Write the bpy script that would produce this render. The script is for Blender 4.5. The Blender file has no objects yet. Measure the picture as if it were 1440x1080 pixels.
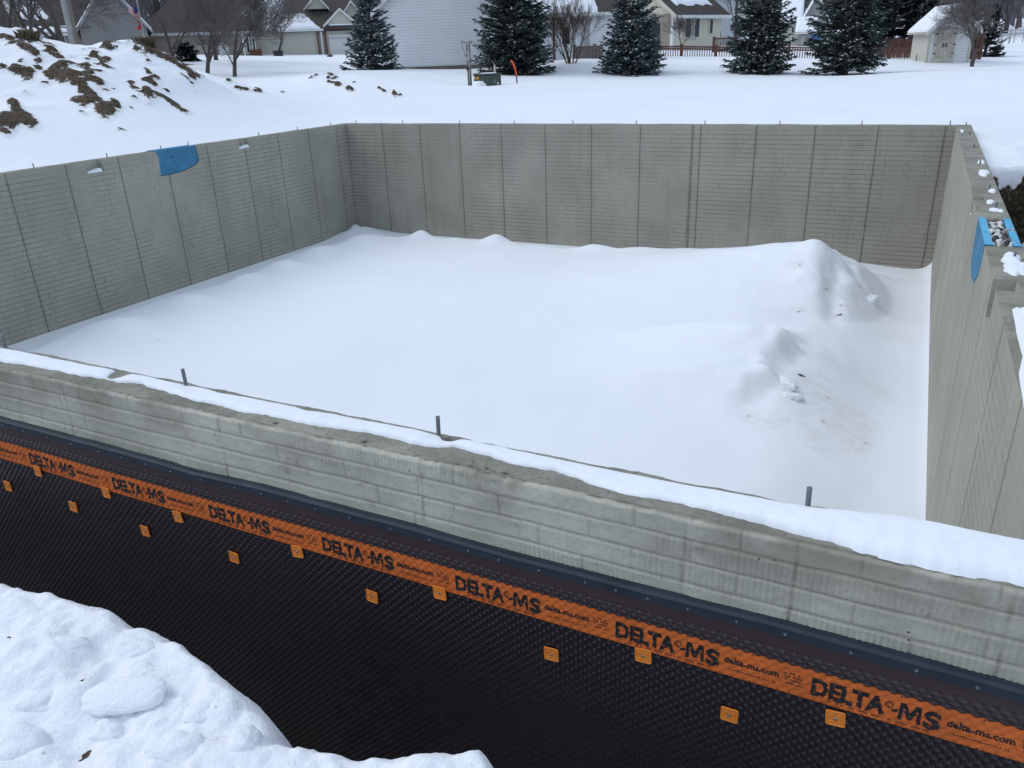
import bpy, bmesh, math, random
import numpy as np
from mathutils import Vector, Matrix
random.seed(7); RNG=np.random.default_rng(7)
scene=bpy.context.scene
COL=scene.collection
# ------------------------------------------------------------------ camera
CAM=np.array([10.7855,-2.0679,1.2059]); YAW,PITCH,ROLL,F=-0.476131,-0.399064,-0.038834,1096.365
def _basis():
    cy,sy=math.cos(YAW),math.sin(YAW)
    f=np.array([sy*math.cos(PITCH),cy*math.cos(PITCH),math.sin(PITCH)])
    r=np.array([cy,-sy,0.]); u=np.cross(r,f)
    return math.cos(ROLL)*r+math.sin(ROLL)*u, -math.sin(ROLL)*r+math.cos(ROLL)*u, f
CR,CU,CF=_basis()
def ray(px,py): return (px-720)/F*CR-(py-540)/F*CU+CF
def on_plane(px,py,ax,v):
    d=ray(px,py); return CAM+(v-CAM[ax])/d[ax]*d
def at(px,py,dist):
    d=ray(px,py); return CAM+dist/math.hypot(d[0],d[1])*d
def proj(X,Y,Z):
    dx,dy,dz=X-CAM[0],Y-CAM[1],Z-CAM[2]
    z=dx*CF[0]+dy*CF[1]+dz*CF[2]
    return 720+F*(dx*CR[0]+dy*CR[1]+dz*CR[2])/z, 540-F*(dx*CU[0]+dy*CU[1]+dz*CU[2])/z
def z_over(p,px,py):
    """height at which the vertical through ground point p crosses picture row py"""
    lo,hi=p[2]-5,p[2]+60
    for _ in range(50):
        m=(lo+hi)/2
        if proj(p[0],p[1],m)[1]>py: lo=m
        else: hi=m
    return lo
# ------------------------------------------------------------------ noise
def _h(ix,iy,s):
    n=(ix*374761393+iy*668265263+s*974634777)&0xffffffff
    n=((n^(n>>13))*1274126177)&0xffffffff
    return ((n^(n>>16))&0xffff)/65535.
def vn(x,y,s=0):
    x=np.asarray(x,float);y=np.asarray(y,float)
    ix=np.floor(x).astype(np.int64);iy=np.floor(y).astype(np.int64)
    fx=x-ix;fy=y-iy;fx=fx*fx*(3-2*fx);fy=fy*fy*(3-2*fy)
    a=_h(ix,iy,s);b=_h(ix+1,iy,s);c=_h(ix,iy+1,s);d=_h(ix+1,iy+1,s)
    return (a+(b-a)*fx)*(1-fy)+(c+(d-c)*fx)*fy
def fbm(x,y,s=0,o=4):
    t=0;a=.5;x=np.asarray(x,float);y=np.asarray(y,float)
    for k in range(o): t=t+a*(vn(x,y,s+k)*2-1);x=x*2.03+3.1;y=y*2.03+1.7;a*=.5
    return t
def sstep(a,b,x):
    t=np.clip((x-a)/(b-a),0,1); return t*t*(3-2*t)
# ------------------------------------------------------------------ mesh helpers
def tag(o,label=None,cat=None,group=None,kind=None):
    if label:o['label']=label
    if cat:o['category']=cat
    if group:o['group']=group
    if kind:o['kind']=kind
    return o
def link(name,me,mats=(),parent=None,smooth=False):
    for m in (mats if isinstance(mats,(list,tuple)) else [mats]): me.materials.append(m)
    if smooth: me.polygons.foreach_set('use_smooth',[True]*len(me.polygons))
    o=bpy.data.objects.new(name,me);COL.objects.link(o)
    if parent is not None:o.parent=parent
    return o
def npmesh(name,V,Fc,mats,parent=None,smooth=False,mi=None,attr=None):
    me=bpy.data.meshes.new(name);V=np.asarray(V,np.float32)
    if isinstance(Fc,np.ndarray):
        n,k=Fc.shape;me.vertices.add(len(V));me.vertices.foreach_set('co',V.ravel())
        me.loops.add(n*k);me.loops.foreach_set('vertex_index',Fc.astype(np.int32).ravel())
        me.polygons.add(n);me.polygons.foreach_set('loop_start',np.arange(n,dtype=np.int32)*k)
        me.update(calc_edges=True)
    else: me.from_pydata(V.tolist(),[],Fc);me.update()
    o=link(name,me,mats,parent,smooth)
    if mi is not None: me.polygons.foreach_set('material_index',np.asarray(mi,np.int32))
    if attr is not None:
        a=me.attributes.new('dirt','FLOAT','POINT');a.data.foreach_set('value',np.asarray(attr,np.float32))
    me.validate()
    return o
def grid(name,X,Y,Z,mats,keep=None,parent=None,attr=None,smooth=True):
    """X,Y,Z arrays (n,m)"""
    n,m=X.shape;V=np.stack([X.ravel(),Y.ravel(),Z.ravel()],1)
    i=np.arange(n*m).reshape(n,m)
    Fc=np.stack([i[:-1,:-1],i[1:,:-1],i[1:,1:],i[:-1,1:]],-1).reshape(-1,4)
    if keep is not None: Fc=Fc[keep[:-1,:-1].ravel()&keep[1:,1:].ravel()&keep[1:,:-1].ravel()&keep[:-1,1:].ravel()]
    used=np.zeros(n*m,bool);used[Fc.ravel()]=True;re=np.cumsum(used)-1
    return npmesh(name,V[used],re[Fc],mats,parent,smooth,None,None if attr is None else attr.ravel()[used])
class MB:
    def __init__(s): s.v=[];s.f=[];s.m=[]
    def add(s,vs,fs,m=0):
        b=len(s.v);s.v+= [tuple(map(float,v)) for v in vs];s.f+=[tuple(b+i for i in f) for f in fs];s.m+=[m]*len(fs);return s
    def box(s,x0,x1,y0,y1,z0,z1,m=0):
        return s.add([(x0,y0,z0),(x1,y0,z0),(x1,y1,z0),(x0,y1,z0),(x0,y0,z1),(x1,y0,z1),(x1,y1,z1),(x0,y1,z1)],
          [(0,3,2,1),(4,5,6,7),(0,1,5,4),(1,2,6,5),(2,3,7,6),(3,0,4,7)],m)
    def prism(s,poly,d,m=0):
        """poly: list of 3-d points, extruded by vector d"""
        n=len(poly);a=[np.array(p,float) for p in poly];b=[p+np.array(d,float) for p in a]
        return s.add(a+b,[tuple(range(n)),tuple(range(2*n-1,n-1,-1))]+[(i,i+n,(i+1)%n+n,(i+1)%n) for i in range(n)],m)
    def tube(s,pts,rad,n=6,m=0,cap=True):
        pts=[np.array(p,float) for p in pts];rad=rad if hasattr(rad,'__len__') else [rad]*len(pts)
        rings=[]
        for i,p in enumerate(pts):
            t=pts[min(i+1,len(pts)-1)]-pts[max(i-1,0)];t/=np.linalg.norm(t)+1e-9
            a=np.cross(t,(0,0,1) if abs(t[2])<.9 else (1,0,0));a/=np.linalg.norm(a);b=np.cross(t,a)
            rings.append([p+rad[i]*(math.cos(k*2*math.pi/n)*a+math.sin(k*2*math.pi/n)*b) for k in range(n)])
        vs=[v for r in rings for v in r];fs=[]
        for i in range(len(pts)-1):
            for k in range(n): fs.append((i*n+k,i*n+(k+1)%n,(i+1)*n+(k+1)%n,(i+1)*n+k))
        if cap: fs+= [tuple(range(n-1,-1,-1)),tuple((len(pts)-1)*n+k for k in range(n))]
        return s.add(vs,fs,m)
    def build(s,name,mats,parent=None,smooth=False,bevel=0):
        me=bpy.data.meshes.new(name);me.from_pydata(s.v,[],s.f);me.update()
        bm=bmesh.new();bm.from_mesh(me)
        for i,f in enumerate(bm.faces): f.material_index=s.m[i]
        bmesh.ops.recalc_face_normals(bm,faces=bm.faces);bm.to_mesh(me);bm.free()
        o=link(name,me,mats,parent,smooth)
        if bevel: 
            md=o.modifiers.new('bevel','BEVEL');md.width=bevel;md.segments=2;md.limit_method='ANGLE'
        return o
def empty(name,loc=(0,0,0),rz=0,**k):
    o=bpy.data.objects.new(name,None);COL.objects.link(o);o.location=loc;o.rotation_euler=(0,0,rz);o.empty_display_size=.2
    return tag(o,**k)
def copy_tree(o,parent=None):
    c=o.copy();COL.objects.link(c)
    if parent is not None:c.parent=parent
    for ch in list(o.children): copy_tree(ch,c)
    return c
# ------------------------------------------------------------------ materials
class NT:
    def __init__(s,name):
        s.mat=bpy.data.materials.new(name);s.mat.use_nodes=True;s.t=s.mat.node_tree;s.n=s.t.nodes;s.l=s.t.links
        s.b=s.n['Principled BSDF'];s._c=None
    def put(s,sock,v):
        if isinstance(v,bpy.types.NodeSocket): s.l.new(v,sock)
        elif isinstance(v,(tuple,list)) and len(v)==3 and sock.type=='RGBA': sock.default_value=(*v,1)
        else: sock.default_value=v
    def math(s,op,a,b=0,c=0,clamp=False):
        n=s.n.new('ShaderNodeMath');n.operation=op;n.use_clamp=clamp
        for i,v in enumerate((a,b,c)): s.put(n.inputs[i],v)
        return n.outputs[0]
    def coord(s,k='Object'):
        if s._c is None:s._c=s.n.new('ShaderNodeTexCoord')
        return s._c.outputs[k]
    def sep(s,v):
        n=s.n.new('ShaderNodeSeparateXYZ');s.put(n.inputs[0],v);return n.outputs
    def comb(s,x,y,z):
        n=s.n.new('ShaderNodeCombineXYZ')
        for i,v in enumerate((x,y,z)): s.put(n.inputs[i],v)
        return n.outputs[0]
    def scl(s,v,k):
        n=s.n.new('ShaderNodeVectorMath');n.operation='MULTIPLY';s.put(n.inputs[0],v);n.inputs[1].default_value=k;return n.outputs[0]
    def noise(s,sc,det=4,ro=.55,v=None,out=0,dist=0):
        n=s.n.new('ShaderNodeTexNoise');s.put(n.inputs['Vector'],v if v is not None else s.coord())
        n.inputs['Scale'].default_value=sc;n.inputs['Detail'].default_value=det;n.inputs['Roughness'].default_value=ro;n.inputs['Distortion'].default_value=dist
        return n.outputs[out]
    def voro(s,sc,v=None,feat='F1',out=0):
        n=s.n.new('ShaderNodeTexVoronoi');n.feature=feat;s.put(n.inputs['Vector'],v if v is not None else s.coord());n.inputs['Scale'].default_value=sc;return n.outputs[out]
    def ramp(s,v,a,b):
        n=s.n.new('ShaderNodeMapRange');n.interpolation_type='SMOOTHSTEP';s.put(n.inputs[0],v);n.inputs[1].default_value=a;n.inputs[2].default_value=b;return n.outputs[0]
    def mix(s,f,a,b):
        n=s.n.new('ShaderNodeMix');n.data_type='RGBA';s.put(n.inputs[0],f);s.put(n.inputs[6],a);s.put(n.inputs[7],b);return n.outputs[2]
    def attr(s,name):
        n=s.n.new('ShaderNodeAttribute');n.attribute_name=name;return n.outputs['Fac']
    def bump(s,h,st=.3,d=.01,nrm=None):
        n=s.n.new('ShaderNodeBump');n.inputs['Strength'].default_value=st;n.inputs['Distance'].default_value=d;s.put(n.inputs['Height'],h)
        if nrm is not None:s.put(n.inputs['Normal'],nrm)
        return n.outputs[0]
    def out(s,col,rough=.8,nrm=None,metal=0,spec=.5):
        s.put(s.b.inputs['Base Color'],col);s.put(s.b.inputs['Roughness'],rough);s.put(s.b.inputs['Metallic'],metal);s.b.inputs['Specular IOR Level'].default_value=spec
        if nrm is not None:s.put(s.b.inputs['Normal'],nrm)
        return s.mat
def plain(name,col,rough=.7,var=.25,sc=6,metal=0,bump=.1,bd=.01):
    t=NT(name);n=t.noise(sc,5,.6)
    dark=tuple(c*(1-var) for c in col);lite=tuple(min(1,c*(1+var)) for c in col)
    return t.out(t.mix(t.ramp(n,.25,.75),dark,lite),rough,t.bump(t.noise(sc*6,4),bump,bd),metal)
SNOWC=(.86,.885,.93)
def snow_mat(name,coarse=.25,fine=.12,specks=False,tint=SNOWC,grime=.0):
    t=NT(name)
    c=t.mix(t.ramp(t.noise(.35,4),.3,.7),tuple(x*.965 for x in tint),tint)
    if grime: c=t.mix(t.math('MULTIPLY',t.ramp(t.noise(1.7,6,.65),.5,.75),grime),c,(.50,.45,.38))
    d=t.attr('dirt')
    e=t.math('ADD',d,t.math('MULTIPLY',t.math('SUBTRACT',t.noise(9,6,.7),.5),1.0))
    m=t.ramp(e,.46,.56)
    dn=t.noise(22,6,.7)
    soil=t.mix(t.ramp(dn,.38,.66),(.024,.016,.010),(.17,.125,.08))
    soil=t.mix(t.ramp(t.noise(5,4),.55,.7),soil,(.13,.085,.045))
    # faint brown melt stain round the soil
    c=t.mix(t.math('MULTIPLY',t.ramp(e,.12,.5),.28),c,(.52,.44,.35))
    c=t.mix(m,c,soil)
    if specks:
        sp=t.math('MULTIPLY',t.ramp(t.voro(16),.14,.05),t.ramp(t.noise(3.1,3),.55,.66))
        c=t.mix(sp,c,(.16,.11,.07))
    h=t.math('ADD',t.math('MULTIPLY',t.noise(7,5,.6),coarse),t.math('MULTIPLY',t.noise(90,3,.6),fine))
    nr=t.bump(h,.5,.05); nr=t.bump(t.math('MULTIPLY',m,dn),1,.06,nr)
    t.out(c,.75,nr,0,.25)
    t.b.inputs['Subsurface Weight'].default_value=.0
    return t.mat
M={}
M['snow']=snow_mat('snow',.06,.03)
M['snow_pit']=snow_mat('snow_drifted',.05,.03)
M['snow_bank']=snow_mat('snow_shovelled',.22,.22,True,grime=.12)
M['snow_top']=snow_mat('snow_on_concrete',.10,.05)
def concrete(name,axis,period,off,fill=None,base=(.388,.378,.320),lines=1.,z0=0.):
    """form-pattern concrete: brick courses 7.35 cm, dark panel joints"""
    t=NT(name);x,y,z=t.sep(t.coord())[:3];u=x if axis==0 else y
    wob=t.math('MULTIPLY',t.math('SUBTRACT',t.noise(3,3),.5),.012)
    zz=t.math('ADD',z,wob)
    def line(v,p,w0,w1):
        f=t.math('FRACT',t.math('DIVIDE',v,p));a=t.math('ABSOLUTE',t.math('SUBTRACT',f,.5))
        return t.ramp(a,.5-w1/p,.5-w0/p)
    H=line(zz,.0735,.0015,.007)
    row=t.math('FLOOR',t.math('DIVIDE',zz,.0735))
    uo=t.math('ADD',u,t.math('MULTIPLY',t.math('FRACT',t.math('MULTIPLY',row,.5)),.305))
    uo=t.math('ADD',uo,t.math('MULTIPLY',t.math('FRACT',t.math('MULTIPLY',row,.37)),.12))
    Vv=line(uo,.305,.001,.007)
    if fill: us=t.math('SUBTRACT',u,t.math('MULTIPLY',t.math('GREATER_THAN',u,fill),.146))
    else: us=u
    us=t.math('ADD',us,t.math('MULTIPLY',t.math('SUBTRACT',t.noise(2.2,3),.5),.012))
    J=line(t.math('SUBTRACT',us,off),period,.002,.010)
    J2=line(t.math('SUBTRACT',us,off),period,.0,.04)
    if fill:
        a=t.math('ABSOLUTE',t.math('SUBTRACT',u,fill));J=t.math('MAXIMUM',J,t.ramp(a,.009,.002))
    patch=t.ramp(t.noise(1.1,5,.6),.28,.72);p2=t.ramp(t.noise(.45,3),.3,.7)
    topf=t.ramp(z,-.02,-.12)   # lines fade near the screeded top edge
    c=t.mix(patch,tuple(b*.86 for b in base),tuple(b*1.10 for b in base))
    c=t.mix(t.math('MULTIPLY',p2,.20),c,(.24,.21,.18))
    c=t.mix(t.ramp(t.noise(38,4,.7),.4,.9),c,tuple(b*.72 for b in base))
    vs=t.scl(t.coord(),(9,9,.35));strk=t.ramp(t.noise(1.2,5,.6,v=vs),.5,.8)
    c=t.mix(t.math('MULTIPLY',strk,.28),c,(.19,.17,.135))
    lm=t.ramp(t.noise(.8,6,.65),.34,.64)
    hm=t.math('MULTIPLY',t.math('MULTIPLY',H,t.math('ADD',.10,t.math('MULTIPLY',lm,.85))),topf)
    vm=t.math('MULTIPLY',t.math('MULTIPLY',Vv,t.ramp(t.noise(2.3,4),.40,.62)),.75)
    m=t.math('MULTIPLY',t.math('MAXIMUM',hm,t.math('MULTIPLY',vm,topf)),lines,clamp=True)
    c=t.mix(t.math('MULTIPLY',m,.72),c,(.105,.098,.082))
    c=t.mix(t.math('MULTIPLY',J2,.20),c,(.13,.12,.095))
    c=t.mix(t.math('MULTIPLY',J,t.math('ADD',.15,t.math('MULTIPLY',t.noise(6,4),1.0)),clamp=True),c,(.055,.05,.042))
    pit=t.math('MULTIPLY',t.ramp(t.voro(5.2),.055,.03),t.ramp(t.noise(2.6,2),.48,.58))
    c=t.mix(pit,c,(.05,.045,.04))
    h=t.math('SUBTRACT',t.math('MULTIPLY',t.noise(30,6,.7),.35),t.math('ADD',m,t.math('MULTIPLY',J,1.3)))
    return t.out(c,.88,t.bump(h,.55,.006),0,.25)
M['conc_far']=concrete('formed_concrete_far',0,.9145,0.,7.34,(.378,.362,.303))
M['conc_left']=concrete('formed_concrete_left',1,.872,1.80)
M['conc_right']=concrete('formed_concrete_right',1,.9145,.1,None,(.405,.395,.335),.6)
def near_conc():
    t=NT('ribbed_concrete_near');g=t.attr('dirt');x,y,z=t.sep(t.coord())[:3]
    b=(.485,.470,.395)
    c=t.mix(t.ramp(t.noise(2.4,5,.62),.3,.7),tuple(k*.83 for k in b),tuple(k*1.1 for k in b))
    c=t.mix(t.ramp(t.noise(70,4,.7),.45,.85),c,tuple(k*.7 for k in b))
    st=t.math('MULTIPLY',t.ramp(z,-.22,-.02),t.ramp(t.noise(2.9,5,.6),.42,.62))
    c=t.mix(t.math('MULTIPLY',st,.5),c,(.17,.145,.11))
    c=t.mix(t.math('MULTIPLY',t.ramp(t.noise(13,5,.6),.60,.74),.35),c,(.16,.135,.10))
    c=t.mix(t.math('MULTIPLY',t.ramp(t.voro(24),.10,.05),t.ramp(t.noise(5,2),.5,.6)),c,(.06,.055,.05))
    c=t.mix(t.math('MULTIPLY',g,.75,clamp=True),c,(.12,.108,.082))
    return t.out(c,.9,t.bump(t.noise(120,5,.7),.5,.003),0,.2)
M['conc_near']=near_conc()
def top_conc():
    t=NT('screeded_concrete_top');b=(.29,.28,.235)
    c=t.mix(t.ramp(t.noise(3.5,6,.65),.3,.7),tuple(k*.7 for k in b),tuple(k*1.2 for k in b))
    c=t.mix(t.ramp(t.noise(60,4,.7),.5,.8),c,(.10,.09,.07))
    h=t.math('ADD',t.noise(14,6,.7),t.math('MULTIPLY',t.noise(70,4,.7),.4))
    return t.out(c,.92,t.bump(h,.8,.012),0,.2)
M['conc_top']=top_conc()
def membrane_mat():
    t=NT('dimpled_polyethylene')
    z=t.sep(t.coord())[2];tp=t.ramp(z,-.125,-.055)   # paler margin above the printed band; trench dimness below painted into the colour
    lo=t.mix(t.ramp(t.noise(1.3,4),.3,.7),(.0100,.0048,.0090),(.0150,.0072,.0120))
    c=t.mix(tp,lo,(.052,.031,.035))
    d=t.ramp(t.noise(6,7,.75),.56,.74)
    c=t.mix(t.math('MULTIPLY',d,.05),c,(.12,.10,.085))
    return t.out(c,t.math('ADD',.19,t.math('MULTIPLY',t.noise(11,4),.14)),t.bump(t.noise(40,3),.08,.004),0,.6)
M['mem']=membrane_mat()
M['orange']=plain('orange_print_band',(.62,.135,.022),.55,.14,8,0,.1,.003)
M['ink']=plain('black_ink',(.012,.010,.012),.55,.3,30)
M['strip']=plain('navy_termination_strip',(.016,.026,.040),.62,.3,9)
M['plate']=plain('orange_plastic_plate',(.80,.24,.030),.42,.10,20)
M['steel']=plain('zinc_steel',(.26,.28,.31),.5,.2,60,.85,.2,.002)
M['bolt']=plain('threaded_anchor_steel',(.17,.18,.20),.5,.3,80,.6,.3,.002)
M['foam']=plain('blue_foam_board',(.045,.19,.33),.75,.18,5,0,.3,.01)
M['foam_edge']=plain('blue_foam_cut_edge',(.10,.40,.62),.8,.15,9,0,.3,.01)
M['poly']=plain('crumpled_white_film',(.62,.62,.60),.5,.15,9,0,.3,.01)
M['black']=plain('black_plastic',(.012,.012,.014),.5,.3,9)
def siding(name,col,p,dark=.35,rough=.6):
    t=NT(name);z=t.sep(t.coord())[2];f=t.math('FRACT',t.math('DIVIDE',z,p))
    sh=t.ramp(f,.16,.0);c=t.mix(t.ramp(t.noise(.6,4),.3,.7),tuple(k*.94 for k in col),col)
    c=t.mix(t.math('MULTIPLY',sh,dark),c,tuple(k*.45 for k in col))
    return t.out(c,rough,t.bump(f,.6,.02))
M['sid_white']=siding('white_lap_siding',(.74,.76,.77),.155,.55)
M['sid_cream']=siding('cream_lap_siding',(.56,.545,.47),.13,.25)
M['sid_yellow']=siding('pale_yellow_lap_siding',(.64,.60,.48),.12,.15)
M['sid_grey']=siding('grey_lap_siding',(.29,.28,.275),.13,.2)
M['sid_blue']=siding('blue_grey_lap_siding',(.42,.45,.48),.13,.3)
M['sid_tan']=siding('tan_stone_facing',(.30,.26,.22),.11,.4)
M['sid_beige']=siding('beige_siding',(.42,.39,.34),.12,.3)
M['trim']=plain('white_painted_trim',(.66,.67,.66),.5,.08,4)
M['trim_grey']=plain('grey_painted_trim',(.36,.36,.36),.5,.1,4)
M['brick']=plain('red_brick',(.15,.055,.040),.85,.3,12)
def shingle():
    t=NT('brown_asphalt_shingle');c=t.mix(t.ramp(t.noise(4,6,.7),.3,.7),(.040,.033,.031),(.085,.072,.066))
    c=t.mix(t.ramp(t.noise(40,3),.4,.8),c,(.03,.026,.025));return t.out(c,.9,t.bump(t.noise(30,4),.4,.01))
M['shingle']=shingle()
M['glass']=plain('dark_window_glass',(.025,.03,.038),.15,.3,3)
M['door']=plain('garage_door_paint',(.62,.63,.61),.6,.06,4)
M['shed_door']=plain('tan_shed_door',(.47,.44,.35),.7,.12,8)
M['redwood']=plain('redwood_stained_timber',(.105,.048,.036),.8,.3,14)
M['fencewood']=plain('weathered_picket_timber',(.15,.075,.055),.85,.3,14)
M['timber']=plain('grey_weathered_timber',(.17,.145,.125),.85,.3,18)
M['green']=plain('green_enamel_steel',(.038,.055,.048),.5,.2,8)
M['yellow']=plain('yellow_warning_label',(.55,.30,.05),.6,.1,9)
M['safety']=plain('orange_marking_paint',(.80,.10,.035),.55,.15,20)
M['pole']=plain('pale_concrete_pole',(.30,.30,.29),.8,.2,6)
M['bark']=plain('grey_brown_bark',(.085,.073,.065),.9,.35,16,0,.6,.02)
M['twig']=plain('bare_twig_bark',(.12,.105,.10),.9,.3,9)
M['twig_far']=plain('distant_twig_bark',(.13,.12,.13),.9,.2,2)
M['bark_warm']=plain('brown_branch_bark',(.105,.075,.055),.9,.3,12)
def needles(name,a,b):
    t=NT(name);c=t.mix(t.ramp(t.noise(2.2,5,.7),.3,.7),a,b);return t.out(c,.75,None,0,.25)
M['needle']=needles('spruce_needles',(.034,.052,.045),(.110,.138,.126))
M['needle_blue']=needles('blue_spruce_needles',(.050,.072,.072),(.145,.180,.185))
M['needle_dark']=needles('dark_pine_needles',(.013,.021,.018),(.038,.052,.045))
M['grass']=plain('dead_grass',(.10,.078,.045),.95,.4,30)
M['red']=plain('red_cloth',(.50,.035,.05),.8,.15,12)
M['blue']=plain('blue_cloth',(.03,.05,.18),.8,.15,12)
M['white']=plain('white_cloth',(.60,.58,.60),.8,.1,12)
M['blue_tarp']=plain('blue_tarpaulin',(.05,.13,.30),.6,.15,6)
# ------------------------------------------------------------------ ground
W,D,T=11.25,11.71,.20
CP=[]
def cp(px,py,d): CP.append(tuple(at(px,py,d)))
for yy in (-.3,3,6,9,11.9): CP.append((-.6,yy,-.12))
for xx in (0,3,6,9,11.4): CP.append((xx,12.3,-.10)); CP.append((xx,19,-.06))
for yy in (0,3,6,9): CP.append((13.2,yy,-.05)); CP.append((18,yy,.0))
CP+= [(13.2,13,-.1),(17,16,.15),(22,12,.2),(7,-1.1,-.42),(8.5,-1.2,-.40),(10,-1.3,-.40),(12,-1.3,-.42),(9,-2.5,-.42),(10.8,-2.2,-.40),(12.5,-3,-.4),(5,-1.5,-.4),(2,-1.5,-.35),(-2,-2,-.2),(9,-6,-.3),(16,-4,-.2),(3,-8,-.2)]
# spoil heap beyond the left wall
for q in [(-40,38,22),(0,43,22),(30,46,21.6),(60,57,21.5),(100,66,21),(145,61,21),(180,58,20.6),(200,60,20.4),(215,66,20.3),(245,86,20.6),(275,102,21),(310,114,21.6),(370,129,23),(440,137,24)]: cp(*q)
for q in [(-60,150,16.9),(0,130,17.8),(80,118,18),(150,112,18.2),(225,118,18.6),(0,188,15.6),(60,180,15.9),(130,173,16.2),(190,165,16.8),(260,158,17.6),(330,150,18.6),(-60,205,15.2)]: cp(*q)
for px in (-60,0,60,130,200,250): 
    p=at(px,95,27);CP.append((p[0],p[1],.7))
    p=at(px,95,33);CP.append((p[0],p[1],.5))
for q in [(290,104,44),(328,108,42),(303,84,52),(245,87,50),(400,112,32),(460,104,32),(392,79,80),(440,77,85),(500,99,41),(527,101,42),(560,97,42),(600,96,49.5),(690,95,50),(685,121,35),(659,121,35),(726,117,35),(727,104,43),(805,84,46),(865,82,48),(888,104,42),(950,80,56),(950,68,67),(1065,102,42),(1060,81,56),(1187,106,42),(1180,83,55),(1245,84,54),(1330,87,53),(1365,94,49),(1400,80,60),(1430,66,90),(1440,55,140),(1300,100,40),(1440,100,40),(1120,62,150),(230,76,75),(120,68,80),(60,66,80),(1010,64,80),(560,125,28),(800,130,28),(1100,130,26),(1350,130,26)]: cp(*q)
for a in range(0,360,20):
    CP.append((600*math.cos(math.radians(a)),600*math.sin(math.radians(a)),9.))
    CP.append((230*math.cos(math.radians(a+9)),230*math.sin(math.radians(a+9)),4.5))
CP=np.array(CP);_c=1.2
def _phi(r2): return np.sqrt(r2+_c*_c)
_A=_phi(((CP[:,None,:2]-CP[None,:,:2])**2).sum(-1));_n=len(CP)
_K=np.zeros((_n+1,_n+1));_K[:_n,:_n]=_A-np.eye(_n)*.02;_K[_n,:_n]=1;_K[:_n,_n]=1
_w=np.linalg.solve(_K,np.append(CP[:,2],0))
def base(x,y):
    x=np.asarray(x,float);y=np.asarray(y,float);s=x.shape;xf=x.ravel();yf=y.ravel();o=np.full(xf.shape,_w[-1])
    for i in range(_n): o+=_w[i]*_phi((xf-CP[i,0])**2+(yf-CP[i,1])**2)
    return o.reshape(s)
LIPX=[0,7.5,8.2,8.86,9.32,9.50,9.58,9.75,10.02,10.2,10.6,11.5,14]
LIPD=[.75,.75,.72,.67,.77,.84,.81,.78,.66,.80,.92,.95,.95]
def ground(x,y,fine=False):
    """snow surface outside the foundation"""
    g=base(x,y)
    # spoil-heap roughness
    mx=sstep(-1.0,-3,x)*sstep(-32,-22,x)*sstep(3,7,y)*sstep(26,20,y)*sstep(.25,.9,g)
    g=g+mx*(.22*fbm(x*.9,y*.9,11,5))
    g=g+.03*fbm(x*.35,y*.35,3,3)*sstep(12,20,np.hypot(x-5,y-5))
    a=-.2-y;b=x-(W+T)
    dd=np.where(b<=0,a,np.where(a<=0,b,np.hypot(np.maximum(a,0),np.maximum(b,0))))
    front=a>-.0
    lip=np.interp(x,LIPX,LIPD)
    # near trench
    fr=(a>0)
    w=lip+.03*fbm(x*5,y*5,21,3)
    s=sstep(w-.42,w,dd)
    floor=-2.15+.12*fbm(x*1.5,y*1.5,31,3)
    g=np.where(fr,floor+(g-floor)*(.80*s+.20*sstep(w-.75,w-.1,dd)),g)
    # right-hand trench
    rt=(b>-.01)&(~fr)
    lipr=1.0+.16*fbm(y*.8,x*.3,41,3)
    s2=sstep(lipr-.35,lipr,b)*(1)
    e0=7.5+.7*(x-11.45)+.25*fbm(x*2.5,y*1.2,43,3);end=sstep(0,.24,y-e0)
    fl=-.95+.55*fbm(x*1.3,y*1.1,51,4)-.5*sstep(.5,0,b)
    s2=np.maximum(s2,end)
    # fade the right trench lip to the front plateau
    g=np.where(rt,fl+(g-fl)*s2,g)
    return g
def fine_bank(x,y,g):
    lipk=sstep(-.70,-1.15,y);n=(.020+.030*lipk)*fbm(x*3.0,y*3.0,61,5)+.020*np.abs(fbm(x*8,y*8,71,5))+.012*fbm(x*17,y*17,85,3)+.007*fbm(x*30,y*30,81,4)+.006*np.abs(fbm(x*70,y*70,87,3))
    # broken blocks: cell steps
    for s,(k,am) in enumerate([(4.2,.030*lipk),(9.5,.016*vn(x*2,y*2,77)),(21,.010*vn(x*3,y*3,78))]):
        xx=x*k+.6*fbm(x*k*.8,y*k*.8,91+s,2);yy=y*k*1.1+.6*fbm(x*k*.8+9,y*k*.8,95+s,2)
        n=n+am*(sstep(.42,.60,vn(xx,yy,101+s))-.5)
    return g+n
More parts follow.
